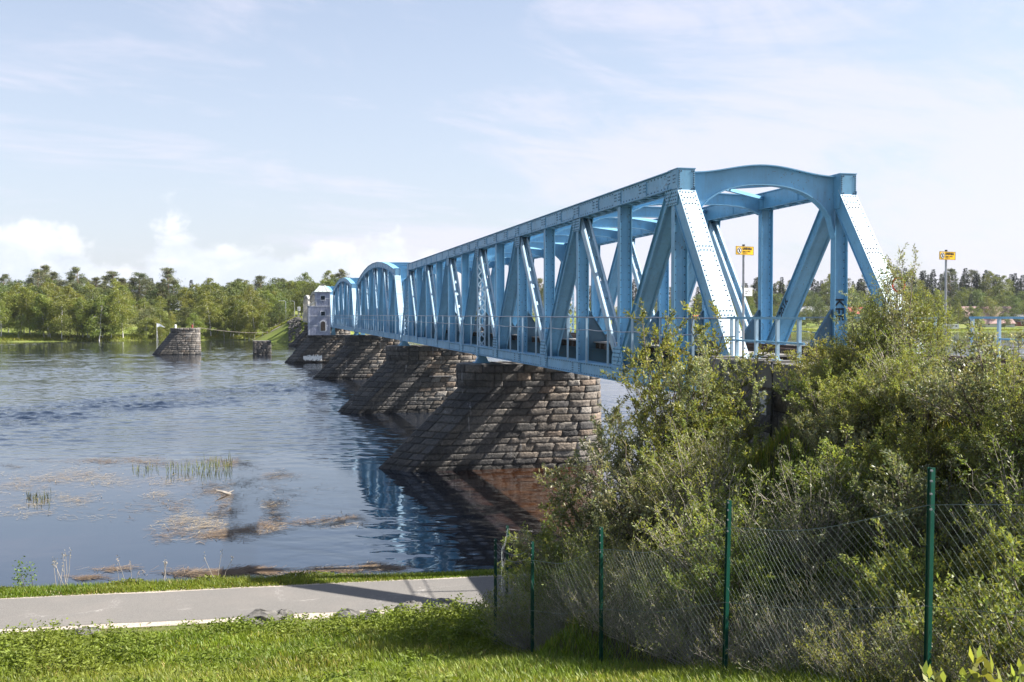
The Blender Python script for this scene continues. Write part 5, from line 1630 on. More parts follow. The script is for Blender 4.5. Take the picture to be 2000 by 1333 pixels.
PROT = {
 'birch': [(broad_tree(100 + i, 14 + (i % 3), 4.1 + .4 * (i % 3), nleaf=7500, trunks=1 + (i % 4 == 3)), 'birchleaf', 'birchbark') for i in range(6)],
 'leafy': [(broad_tree(200 + i, 11, 4.4, droop=.05, low=.12, leaf=.36), 'fieldleaf', 'bark') for i in range(3)],
 'pale': [(broad_tree(300 + i, 10, 4.2, droop=.02, low=.10, leaf=.33, nleaf=3400), 'paleleaf', 'bark') for i in range(2)],
 'pine': [(pine_tree(400 + i, 18, 4.9 + .35 * i, nleaf=8000, low=.28), 'pineneedle', 'pinebark') for i in range(4)],
 'spruce': [(spruce_tree(500 + i, 17, 2.9), 'spruceneedle', 'bark') for i in range(3)],
}
TREES = []
def plant(kind, px, cz, hh, wide=1.0):
    rg = random
    if px < 640: hh *= .90
    x, y = at(px, cz); z = hgt(x, y)
    (cr, tr), lm, bm = rg.choice(PROT[kind])
    H0 = {'birch': 14.5, 'leafy': 11, 'pale': 10, 'pine': 17.6, 'spruce': 17}[kind]
    e = bpy.data.objects.new({'birch': 'birch_tree', 'leafy': 'leafy_tree', 'pale': 'young_tree', 'pine': 'pine_tree', 'spruce': 'spruce_tree'}[kind], None)
    COL.objects.link(e); e.location = (x, y, z - .15); s = hh / H0
    w_ = s * rg.uniform(.88, 1.1) * wide * (1.3 if kind == 'spruce' and px > 1300 else (1.1 if px < 640 else 1.0))
    e.scale = (w_, w_, s); e.rotation_euler = (0, 0, rg.uniform(0, 6.28))
    link('crown', cr, M[lm], e); link('trunk', tr, M[bm], e)
    TREES.append((e, kind, px, cz, hh))

random.seed(21)
# left far bank: a front row of birches along the water
front = [2, 16, 36, 47, 58, 77, 86, 97, 120, 136, 150, 162, 172, 193, 199, 217, 240, 283, 309, 316, 440, 452, 466, 495, 500, 412, 380]
for px in front:
    cz = 322 + random.uniform(2, 16) + (20 if px > 400 else 0)
    plant('birch', px, cz, random.uniform(13, 17) if px < 260 or px > 400 else random.uniform(9.5, 12))
for px, hh in ((36, 9), (437, 9), (478, 12), (487, 9.5), (512, 10.5)): plant('birch', px, 344 if px > 400 else 322, hh, .75)
for px, k, hh in ((362, 'leafy', 9.5), (394, 'pale', 10.5), (424, 'leafy', 8.5), (270, 'pale', 9.5), (292, 'pale', 11), (545, 'leafy', 9), (525, 'leafy', 7.5), (330, 'birch', 9.5)):
    plant(k, px, 352 if px > 350 else 340, hh)
for i in range(46):                                   # second belt
    px = -60 + i * 13.6 + random.uniform(-6, 6)
    if 322 < px < 350: continue
    tall = 15.5 if px < 250 else (10.5 if px < 350 else 16)
    plant(random.choice(['birch', 'birch', 'leafy']), px, random.uniform(366, 392), tall * random.uniform(.85, 1.1))
for px, k, hh in ((-30, 'pine', 17), (8, 'pine', 18), (72, 'pine', 20), (88, 'pine', 22), (104, 'pine', 19), (137, 'pine', 17), (150, 'pine', 21), (164, 'pine', 17), (188, 'pine', 17), (206, 'pine', 17.5),
                  (222, 'pine', 19.5), (238, 'pine', 17), (246, 'spruce', 14), (262, 'pine', 17), (272, 'pine', 19.5), (284, 'pine', 17), (296, 'spruce', 18), (318, 'pine', 17), (330, 'pine', 21.5), (340, 'pine', 16), (296, 'spruce', 11), (338, 'spruce', 8),
                  (374, 'spruce', 17.5), (390, 'birch', 16), (408, 'birch', 14), (434, 'pine', 14), (452, 'pine', 15.5), (468, 'pine', 17.5), (498, 'spruce', 14), (508, 'pine', 18.5), (520, 'pine', 14), (60, 'pine', 16), (120, 'pine', 15), (430, 'spruce', 13)):
    plant(k, px, random.uniform(400, 430), hh)
for i in range(9): plant('leafy', 40 + i * 52 + random.uniform(-9, 9), random.uniform(395, 410), random.uniform(14, 17))
for i in range(16): plant(random.choice(['birch', 'leafy', 'birch', 'pine']), 528 + i * 9 + random.uniform(-3, 3), random.uniform(400, 450), random.uniform(14, 18) + i * .12)
for i in range(9): plant(random.choice(['birch', 'leafy']), 500 + i * 9, random.uniform(372, 388) if i < 6 else 405, random.uniform(12.5, 15))
# far bank right of the bridge, seen through and beyond the trusses
for i in range(14): plant(random.choice(['birch', 'leafy', 'pine', 'spruce']), 668 + i * 24 + random.uniform(-6, 6), random.uniform(440, 520), random.uniform(12, 17))
for px, hh in ((1056, 22), (1066, 19), (1092, 22), (1100, 20), (1152, 20), (1158, 17), (1230, 22), (1238, 24), (1248, 20), (1290, 22), (1282, 21), (1318, 19)):
    plant(random.choice(['pine', 'spruce']), px, random.uniform(575, 600), hh)
for i in range(13): plant(random.choice(['birch', 'leafy', 'pale']), 1040 + i * 24 + random.uniform(-7, 7), random.uniform(520, 575), random.uniform(10, 14))
front_r = [1376, 1392, 1408, 1420, 1438, 1460, 1470, 1496, 1512, 1536, 1556, 1576, 1600, 1622, 1640, 1690, 1712, 1740, 1766, 1800, 1822, 1846, 1872, 1890, 1912, 1944, 1962, 1985, 2006, 2030]
for px in front_r: plant(random.choice(['birch', 'leafy', 'pale', 'leafy']), px, random.uniform(522, 556), random.uniform(8.5, 13.5))
for i in range(30):
    px = 1372 + i * 22.5 + random.uniform(-7, 7)
    plant(random.choice(['birch', 'leafy', 'birch', 'spruce']), px, random.uniform(572, 625), random.uniform(15, 19) if px > 1640 else random.uniform(12.5, 16))
for i in range(26): plant(random.choice(['leafy', 'birch', 'leafy', 'pale']), 1372 + i * 26 + random.uniform(-9, 9), random.uniform(600, 640), random.uniform(13, 17))
for i in range(72):
    px = 1366 + i * 9.6 + random.uniform(-5, 5)
    plant('spruce' if random.random() < .7 else random.choice(['pine', 'birch']), px, random.uniform(635, 700), random.uniform(20, 26) if px > 1700 else random.uniform(17, 22))

# every far tree gets a label of its own from its kind, its belt and its place in that belt
def ordinal(n): return f"{n}{'th' if 10 <= n % 100 <= 20 else {1: 'st', 2: 'nd', 3: 'rd'}.get(n % 10, 'th')}"
def belt(px, cz):
    if px < 640:
        return 'along the far waterline left of the bridge' if cz < 350 else ('in the middle belt left of the bridge' if cz < 396 else 'in the back belt left of the bridge')
    if px < 1365: return 'on the far bank seen through the long truss'
    return 'by the far lawn right of the bridge' if cz < 560 else ('on the lower slope right of the bridge' if cz < 630 else 'on the skyline ridge right of the bridge')
DESC = {'birch': ('white-stemmed birch', 'birch'), 'leafy': ('round leafy tree', 'leafy tree'), 'pale': ('pale young tree', 'young tree'), 'pine': ('dark pine', 'pine'), 'spruce': ('pointed spruce', 'spruce')}
cnt = {}
for e, k, px, cz, hh in sorted(TREES, key=lambda r: r[2]):
    b = belt(px, cz); cnt[(k, b)] = cnt.get((k, b), 0) + 1
    tag(e, f"{DESC[k][0]}, {ordinal(cnt[(k, b)])} from the left {b}", DESC[k][1], 'trees on the far banks')

# far shore reeds and rough grass edge
def far_fringe():
    rg = np.random.default_rng(8); n = 26000
    px = rg.uniform(-120, 1365 * 0 + 2150, n); cx0 = (px - 1000) / F
    cz = np.full(n, 400.0)
    for _ in range(6): cz = np.interp(cx0 * cz, SHX, SHZ)
    d = np.abs(rg.normal(size=n)) * 5 - .4; cz = cz + d
    cx = cx0 * cz; X, Y = c2w(cx, cz); Z = height(X, Y)
    P = np.stack([X, Y, np.maximum(Z, -.1)], 1); A = rg.normal(size=(n, 3)) * .25; A[:, 2] = 1
    t0 = rg.uniform(.8, 1.3, n); br = rg.uniform(0, 1, n)
    V, Q, T = leaf_quads(P, A, rg.uniform(.4, .9, n), rg.uniform(.15, .35, n), np.stack([t0 * (1.1 + .3 * br), t0, t0 * 1.2], 1), rg)
    tag(link('shore_grass', npmesh('shore_grass', V, Q, col=T), M['grassblade']), 'rough sunlit grass along the far waterline', 'grass', kind='stuff')
far_fringe()
# ------------------------------------------------------------------ willow shrubs on the railway bank
def shrub(seed, H, W_, nstem, nleaf, leaf=.055, droop=.0, spread=.5, bare=.25, twigs=9, thick=1.0, curve=.25, lw=.36):
    """many stemmed shrub; H high, W_ wide"""
    rg = np.random.default_rng(seed); S = Segs(); tips = []
    for s in range(nstem):
        a = rg.uniform(0, 6.283); rad = W_ * .5 * rg.uniform(.05, 1) ** .6 * spread * 2
        h_ = H * rg.uniform(.45, 1.0) * (1 - .45 * (rad / (W_ * .5 + .01)) ** 2)
        b = np.array([math.cos(a), math.sin(a), 0]) * rad * .25
        tp = np.array([math.cos(a) * rad, math.sin(a) * rad, h_]); n = 9; pts = []
        wob_ = rg.normal(size=(n + 1, 3)) * .05 * H / 4; r0 = (.010 + .005 * h_) * thick
        for i in range(n + 1):
            f = i / n; p = b * (1 - f) + tp * f; p[2] = h_ * (f ** (1 - curve * .4)); p = p + wob_[i] * f
            pts.append(p)
        for i in range(n): S.add(pts[i], pts[i + 1], r0 * (1 - i / n * .85), r0 * (1 - (i + 1) / n * .85))
        for k in range(twigs):
            f = bare + (1 - bare) * (k + rg.uniform(0, 1)) / twigs; f = min(f, .98); i = min(n - 1, int(f * n)); p = pts[i] + (pts[i + 1] - pts[i]) * (f * n - i)
            a2 = rg.uniform(0, 6.283); l = (.25 + .85 * (1 - f)) * rg.uniform(.6, 1.35) * min(1.3, H / 3)
            d = unit(np.array([math.cos(a2), math.sin(a2), rg.uniform(.4, 1.5) - droop]))
            q = p + d * l; S.add(p, q, .0045 * thick, .002); tips.append((p, q))
        tips.append((pts[-3], pts[-1]))
    A0 = np.array([t_[0] for t_ in tips]); B0 = np.array([t_[1] for t_ in tips])
    idx = rg.integers(0, len(tips), nleaf); u = rg.uniform(0, 1.05, nleaf) ** .75
    ax = unit(B0 - A0)[idx]; P = A0[idx] + (B0 - A0)[idx] * u[:, None]
    A = rg.normal(size=(nleaf, 3)) * .8 + ax * .7; A[:, 2] += .15
    P = P + rg.normal(size=(nleaf, 3)) * .025
    cv = rg.uniform(.75, 1.3, len(tips)); t0 = cv[idx] * rg.uniform(.75, 1.3, nleaf); yl = rg.uniform(-.1, .22, nleaf)
    V, Q, T = leaf_quads(P, A, rg.uniform(.6, 1.25, nleaf) * leaf, rg.uniform(.8, 1.2, nleaf) * leaf * lw, np.stack([t0 * (1 + yl), t0, t0 * (1 - yl)], 1), rg)
    return npmesh('leaves', V, Q, col=T), S.mesh('stems', 3)

SH = {
 'tall': [shrub(600 + i, 5.6, 4.2, 32, 18500, .088, spread=.42, twigs=8) for i in range(2)],
 'bushy': [shrub(610 + i, 3.4, 3.8, 26, 13000, .078, spread=.5, twigs=8, bare=.15) for i in range(3)],
 'wand': [shrub(620 + i, 3.6, 1.5, 12, 5200, .068, spread=.45, twigs=12, bare=.3, curve=0) for i in range(3)],
 'low': [shrub(630 + i, 1.5, 2.4, 38, 9500, .055, spread=.5, twigs=7, bare=.1, lw=.42) for i in range(3)],
 'twiggy': [shrub(640 + i, 1.7, 2.3, 90, 2200, .048, spread=.6, twigs=6, bare=.1, thick=.55) for i in range(3)],
 'mixed': [shrub(645 + i, 1.9, 2.3, 60, 5600, .055, spread=.55, twigs=8, bare=.1, thick=.6) for i in range(2)],
 'near': [shrub(650, .9, .7, 7, 210, .085, spread=.5, twigs=4, bare=.2, lw=.45)],
}
SHRUBS = []
def put_shrub(kind, px, cz, sc=1.0, leaf='willowleaf', tilt=(0, 0), dz=0, label=None, flat=1.0):
    x, y = at(px, cz); z = hgt(x, y)
    if 10.3 < x < 18.3 and 18.2 < y < 25.4: z = 7.2
    lv, st = random.choice(SH[kind])
    e = bpy.data.objects.new({'tall': 'willow_shrub', 'bushy': 'willow_shrub', 'wand': 'willow_sapling', 'low': 'low_shrub', 'twiggy': 'dry_shrub', 'mixed': 'low_shrub', 'near': 'leafy_sapling'}[kind], None)
    COL.objects.link(e); e.location = (x, y, z - .05 + dz); e.scale = (sc * flat, sc * flat, sc); e.rotation_euler = (tilt[0], tilt[1], random.uniform(0, 6.28))
    if tilt != (0, 0): e.rotation_euler = (tilt[0], tilt[1], 0)
    lm = M[leaf]
    me = lv.copy() if (lv.materials and lv.materials[0] != lm) else lv
    if me is not lv: me.materials.clear()
    link('leaves', me, lm, e)
    link('stems', st, M['twig'] if kind in ('twiggy', 'mixed') else M['bark'], e)
    SHRUBS.append((e, kind, px, cz, leaf, label))

random.seed(33)
# the big willows in front of the abutment
put_shrub('tall', 1335, 21.8, .98, 'willowleaf', label='tall two-topped willow shrub hiding the foot of the white end post')
put_shrub('tall', 1378, 21.4, .78, 'greyleaf', label='tall grey-leaved willow shrub right against the white end post')
put_shrub('tall', 1265, 22.5, .80, 'greyleaf', label='silvery willow shrub under the end of the bottom chord')
put_shrub('bushy', 1215, 22.3, 1.18, 'greyleaf', label='silvery willow shrub in front of the right end of the first pier')
put_shrub('bushy', 1150, 23.5, 1.05, 'willowleaf', label='green willow shrub leaning over the brown water')
put_shrub('bushy', 1105, 24.3, .78, 'willowleaf', label='outermost green willow shrub over the brown water')
put_shrub('bushy', 1290, 20.2, 1.0, 'greyleaf', label='dense greyish shrub below the tall two-topped willow')
put_shrub('bushy', 1190, 20.5, .80, 'greyleaf', label='greyish shrub low behind the third fence post')
put_shrub('bushy', 1372, 19.6, .68, 'willowleaf', label='bright green shrub above the middle of the fence')
# saplings at the top of the bank
for px, cz, s, lf in ((1608, 18.2, .46, 'willowleaf'), (1636, 18.7, .56, 'willowleaf'), (1662, 18.2, .60, 'willowleaf'), (1690, 18.8, .63, 'greyleaf'), (1714, 18.3, .70, 'willowleaf'), (1744, 18.7, .70, 'willowleaf'),
                      (1770, 18.1, .74, 'greyleaf'), (1792, 18.6, .68, 'willowleaf'), (1826, 18.3, .50, 'willowleaf'), (1600, 18.8, .34, 'greyleaf')):
    put_shrub('wand', px, cz, s * .92, lf)
for px, cz, s, lf in ((1650, 17.0, .50, 'willowleaf'), (1720, 16.8, .52, 'willowleaf'), (1790, 16.4, .42, 'willowleaf'), (1625, 17.4, .42, 'greyleaf')):
    put_shrub('bushy', px, cz, s, lf)
# right edge
for px, cz, s in ((2000, 13.2, .56), (1978, 13.8, .44), (2060, 12.4, .66)): put_shrub('wand', px, cz, s, 'willowleaf')
for px, cz, s in ((2015, 12.8, .34), (1950, 13.6, .24), (2055, 11.2, .45), (1880, 14.6, .20)): put_shrub('bushy', px, cz, s, 'willowleaf')
# cover of the slope
spots = []
def W2px(cx, cz): return 1000 + F * cx / cz
for (cx0, cx1, cz0, cz1, kinds, n, smin) in ((3.2, 8.5, 14.6, 21.5, ['low', 'low', 'mixed', 'twiggy'], 34, .75), (4.6, 9.0, 9.6, 14.6, ['low', 'low', 'mixed'], 22, .7), (1.6, 5.0, 19.5, 24.6, ['low', 'mixed', 'twiggy'], 16, .7)):
    k = 0; tries = 0
    while k < n and tries < 3000:
        tries += 1
        cx, cz = random.uniform(cx0, cx1), random.uniform(cz0, cz1)
        x, y = c2w(cx, cz)
        if x > 10.2 or any((cx - a) ** 2 + (cz - b) ** 2 < .9 for a, b in spots): continue
        fx = np.interp(cz, [6.1, 9.6, 13, 16.2, 19.2, 21.4, 24.1], [5.05, 3.82, 2.65, 1.39, .38, -.33, -.12])
        if cx < fx + .75: continue
        if 1420 < W2px(cx, cz) < 1620 and cz > 14.8: continue
        if x > 8.3 and 'twiggy' in kinds: kinds = ['low', 'low', 'mixed']
        spots.append((cx, cz)); k += 1
        put_shrub(random.choice(kinds), W2px(cx, cz), cz, random.uniform(smin, 1.15), random.choice(['willowleaf', 'willowleaf', 'greyleaf']))
# dry thicket pressed against the fence
for i in range(30):
    f = i / 29; cz = 8.4 + f * 14.6; fx = float(np.interp(cz, [6.1, 9.6, 13, 16.2, 19.2, 21.4, 24.1], [5.05, 3.82, 2.65, 1.39, .38, -.33, -.12]))
    kind = 'mixed' if (cz < 11.5 or i % 2) else 'twiggy'
    put_shrub(kind, W2px(fx + .62 + .5 * (i % 2), cz), cz, random.uniform(.55, .80), random.choice(['willowleaf', 'greyleaf']))
for cx, cz in ((.15, 22.1), (.3, 23.4), (.0, 21.2), (.7, 22.8), (1.2, 23.9)):
    put_shrub('mixed', W2px(cx + .25, cz), cz, random.uniform(.75, .95), 'willowleaf')
# leafy shoots right in front of the camera at the lower right
for px, cz, s in ((1905, 6.1, 1.12), (1948, 5.9, 1.05), (1990, 6.2, 1.22), (1872, 6.0, 1.0), (1925, 6.4, 1.1)):
    put_shrub('near', px, cz, s, 'willowleaf', dz=0)

KD = {'tall': 'tall willow shrub', 'bushy': 'dense willow shrub', 'wand': 'slender upright willow sapling', 'low': 'low leafy shrub', 'twiggy': 'grey bare-twigged shrub', 'mixed': 'half-bare shrub', 'near': 'bright leafy sapling'}
CT = {'tall': 'shrub', 'bushy': 'shrub', 'wand': 'sapling', 'low': 'shrub', 'twiggy': 'dry shrub', 'mixed': 'shrub', 'near': 'sapling'}
def zone(px, cz, x):
    fx = float(np.interp(cz, [6.1, 9.6, 13, 16.2, 19.2, 21.4, 24.1], [5.05, 3.82, 2.65, 1.39, .38, -.33, -.12])); cx = (px - 1000) / F * cz
    if cx - fx < 1.6: return 'pressed against the chain link fence'
    return 'low on the bank, behind the fence' if x < 8.2 else 'near the top of the railway bank'
cnt = {}
for e, k, px, cz, lf, lab in sorted(SHRUBS, key=lambda r: r[2]):
    if lab is None:
        zn = zone(px, cz, e.location.x) if k != 'near' else 'at the lower corner before the fence'
        cnt[(k, zn)] = cnt.get((k, zn), 0) + 1
        lab = f"{KD[k]}, {ordinal(cnt[(k, zn)])} from the left {zn}"
    tag(e, lab, CT[k], 'shrubs on the railway bank')

# ------------------------------------------------------------------ grass, weeds
def fence_x(cz): return np.interp(cz, [6.1, 9.6, 13, 16.2, 19.2, 21.4, 24.1, 27], [5.05, 3.82, 2.65, 1.39, .38, -.33, -.5, -.4])
def blades(name, cx, cz, h0, h1, wd, label, cat, mat, rg, warm=.0, lean=.45, spread=1.0):
    X, Y = c2w(cx, cz); Z = height(X, Y) - .01; n = len(X)
    B = np.stack([X, Y, Z], 1); hh = rg.uniform(h0, h1, n) if np.isscalar(h0) else h0 + (h1 - h0) * rg.uniform(0, 1, n)
    a = rg.uniform(0, 6.283, n); d = np.stack([np.cos(a), np.sin(a), np.zeros(n)], 1); l = rg.uniform(.1, 1, n) * lean
    sd = np.stack([-np.sin(a), np.cos(a), np.zeros(n)], 1) * (wd * rg.uniform(.7, 1.3, n))[:, None] * .5
    up = np.array([0, 0, 1.0])
    m = B + up * (hh * .55)[:, None] + d * (hh * l * .35)[:, None]
    t_ = B + up * (hh * (1 - .35 * l))[:, None] + d * (hh * l)[:, None]
    V = np.stack([B - sd, B + sd, m + sd * .8, m - sd * .8, t_], 1).reshape(-1, 3)
    b = np.arange(n)[:, None] * 5
    Q = b + np.array([0, 1, 2, 3]); T = b + np.array([3, 2, 4])
    pn = .5 + .28 * np.sin(X * 1.3 + 2 * np.sin(Y * .9)) * np.sin(Y * 1.7 + X * .4) + .22 * np.sin(X * 3.1 + 2.2 * np.sin(Y * 2.3)) * np.sin(Y * 3.7 - X * 1.4)
    t0 = rg.uniform(.62, 1.3, n) * (.72 + .45 * pn); dry = (rg.uniform(0, 1, n) < (.05 + warm + .30 * np.clip(.55 - pn, 0, 1)))
    tint = np.stack([t0 * (1 + .9 * dry + .1 * pn), t0 * (1 + .25 * dry), t0 * (1 + 1.6 * dry)], 1)
    tag(link(name, npmesh(name, V, Q, T, col=np.repeat(tint, 5, 0)), M[mat]), label, cat, kind='stuff')
rg = np.random.default_rng(77)
N = 620000
cz = rg.uniform(6.5, 27.6, N); cx = rg.uniform(-16.5, 5.2, N)
vis = (np.abs(cx) < .60 * cz + 1.2); keep = vis & (rg.uniform(0, 1, N) < np.clip((11.5 / cz) ** 1.15, 0, 1)) & (cx < fence_x(cz) + .25) & (cz - .186 * cx < 26.45 + .15 * np.sin(cx * 3))
cx, cz = cx[keep], cz[keep]
q = cz - .186 * cx
tall = .5 + .5 * np.sin(cx * .9 + 1) * np.sin(cz * .8 + .5)
short = np.clip((26.8 - q) / 3.5, .22, 1)
blades('grass', cx, cz, (.07 + .05 * tall) * short, (.16 + .15 * tall) * short, .009 + .00055 * cz, 'long bright green grass on the slope below the path', 'grass', 'grassblade', rg, lean=.75)
# verge beyond the path, mown strip and taller growth at the water
N = 120000
cx = rg.uniform(-22, 6, N); q = rg.uniform(29.75, 32.0, N); cz = q + .186 * cx
k = (np.abs(cx) < .6 * cz) & (rg.uniform(0, 1, N) < .95)
cx, cz, q = cx[k], cz[k], q[k]
hf = np.interp(q, [29.75, 30.3, 30.8, 31.5, 32.0], [.3, .45, 1.0, 1.15, .8]) * np.interp(cx, [-20, -7, -3, 2], [1.0, 1.0, .62, .55])
blades('verge_grass', cx, cz, .08 * hf, .36 * hf, .022, 'green verge between the path and the water', 'grass', 'grassblade', rg, lean=.6)
# rank growth on the embankment between the shrubs
N = 60000
cx = rg.uniform(1.0, 10.5, N); cz = rg.uniform(8.5, 25, N); X, Y = c2w(cx, cz)
k = (cx > fence_x(cz) + .2) & (X < 10.3) & (cx < .56 * cz + .5)
blades('bank_grass', cx[k], cz[k], .12, .42, .014, 'rank dark grass between the shrubs on the railway bank', 'grass', 'grassblade', rg, warm=.18, lean=.8)
N = 20000
X = rg.uniform(10.5, 13.0, N); Y = rg.uniform(8, 18.2, N); a_, b_ = w2c(X, Y)
blades('track_grass', a_, b_, .06, .30, .014, 'dry tufts of grass along the edge of the track', 'grass', 'grassblade', rg, warm=.5, lean=.7)

def weeds():
    rg = np.random.default_rng(5); Vs = []; Qs = []; Ts = []; off = 0; Sg = Segs()
    spots_ = []
    def add(px, cz, n, r, h): spots_.append((px, cz, n, r, h))
    for px, cz in ((10, 23.4), (45, 23.7), (85, 23.2), (120, 22.6), (30, 22.4), (160, 22.8), (200, 21.8), (75, 21.6), (140, 21.3), (225, 22.6), (10, 21.0), (-30, 22.4)): add(px, cz - 1.3, 8, .5, .42)
    for px, cz in ((470, 24.2), (440, 23.4), (540, 23.6), (600, 23.2), (640, 23.3), (680, 23.0), (770, 24.8), (740, 24.0), (800, 24.2), (850, 24.4), (890, 24.9), (930, 25.3), (905, 23.6), (860, 23.2), (820, 22.4), (780, 22.8), (935, 24.0), (920, 22.4), (880, 21.8), (950, 21.2)): add(px, cz, 7, .5, .30 if px < 800 else .42)
    for i in range(46): add(rg.uniform(-20, 960), rg.uniform(11.5, 20.5), 2, .3, .24)
    for (px, cz, n, r, h) in spots_:
        for k in range(n * 4):
            cx0 = (px - 1000) / F * cz + rg.normal() * r; c0 = cz + rg.normal() * r
            if cx0 > fence_x(c0) - .1 or c0 - .186 * cx0 > 26.2: continue
            X, Y = c2w(cx0, c0); Z = hgt(X, Y); hh = h * rg.uniform(.25, 1.25) ** 1.2; m = 30
            f = rg.uniform(.15, 1, m); P = np.stack([X + rg.normal(size=m) * .07, Y + rg.normal(size=m) * .07, Z + f * hh], 1)
            A = rg.normal(size=(m, 3)); A[:, 2] = A[:, 2] * .4 + .1; P = P - A * .02
            t0 = rg.uniform(.7, 1.25, m) * rg.uniform(.85, 1.15)
            V, Q, T = leaf_quads(P, A, rg.uniform(.05, .12, m), rg.uniform(.025, .05, m), np.stack([t0 * 1.05, t0, t0], 1), rg)
            Vs.append(V); Qs.append(Q + off); Ts.append(T); off += len(V)
    tag(link('weeds', npmesh('weeds', np.concatenate(Vs), np.concatenate(Qs), col=np.concatenate(Ts)), M['weedleaf']), 'leafy weeds mounded in the grass below the path', 'weeds', kind='stuff')
    # leafy band at the water's edge
    n = 42000; cx = rg.uniform(-21, -2.2, n); q = rg.uniform(30.9, 32.0, n); cz = q + .186 * cx
    lump = .5 + .5 * np.sin(cx * 2.1 + 1.5 * np.sin(cx * .7)); X, Y = c2w(cx, cz); Z = height(X, Y)
    P = np.stack([X, Y, Z + rg.uniform(0, 1, n) * (.12 + .26 * lump) * np.interp(cx, [-20, -6, -3], [1, .9, .4])], 1); A = rg.normal(size=(n, 3)); A[:, 2] *= .5
    t0 = rg.uniform(.7, 1.25, n)
    V, Q, T = leaf_quads(P, A, rg.uniform(.05, .11, n), rg.uniform(.025, .05, n), np.stack([t0 * 1.05, t0, t0], 1), rg)
    tag(link('waterside_weeds', npmesh('waterside_weeds', V, Q, col=T), M['weedleaf']), 'low leafy weeds along the near water edge', 'weeds', kind='stuff')
weeds()

# tall dry stalks and a sprouting herb on the near water edge
def stalks(px, n, h, lab, leafy=False):
    cz = 31.4; cx = (px - 1000) / F * cz; cz = 31.4 + .186 * cx; cx = (px - 1000) / F * cz
    x, y = c2w(cx, cz); z = hgt(x, y)
    e = empty('tall_stalks', (x, y, z), lab, 'stalks', 'tall stalks at the near water edge')
    rg = np.random.default_rng(int(px)); S = Segs(); Vs = []
    for k in range(n):
        b = np.array([rg.normal() * .12, rg.normal() * .1, 0]); t_ = b + np.array([rg.normal() * .16 - .1, rg.normal() * .1, h * rg.uniform(.6, 1)]); m = (b + t_) / 2 + rg.normal(size=3) * .03
        S.add(b, m, .009, .007); S.add(m, t_, .007, .005); Vs.append(t_)
    link('stems', S.mesh('stems', 4), M['twig'] if not leafy else M['bark'], e)
    Vt = np.array(Vs); m = 14 if not leafy else 60
    P = np.repeat(Vt, m, 0) + rg.normal(size=(len(Vt) * m, 3)) * ([.02, .02, .06] if not leafy else [.09, .09, .22]); A = rg.normal(size=P.shape)
    V, Q, T = leaf_quads(P, A, .05 if not leafy else .08, .02 if not leafy else .04, np.ones((len(P), 3)), rg)
    link('seed_heads' if not leafy else 'leaves', npmesh('heads', V, Q, col=T), M['straw'] if not leafy else M['weedleaf'], e)
stalks(118, 7, 1.1, 'cluster of dry pale stalks standing against the blue water')
stalks(242, 4, 1.0, 'three dry stalks leaning beside the verge')
stalks(322, 3, .8, 'thin pair of dry stalks on the verge, before the shadow')
stalks(428, 3, 1.0, 'long dry stalk leaning away from the verge')
stalks(62, 3, .75, 'leafy green herb sprouting above the verge', True)

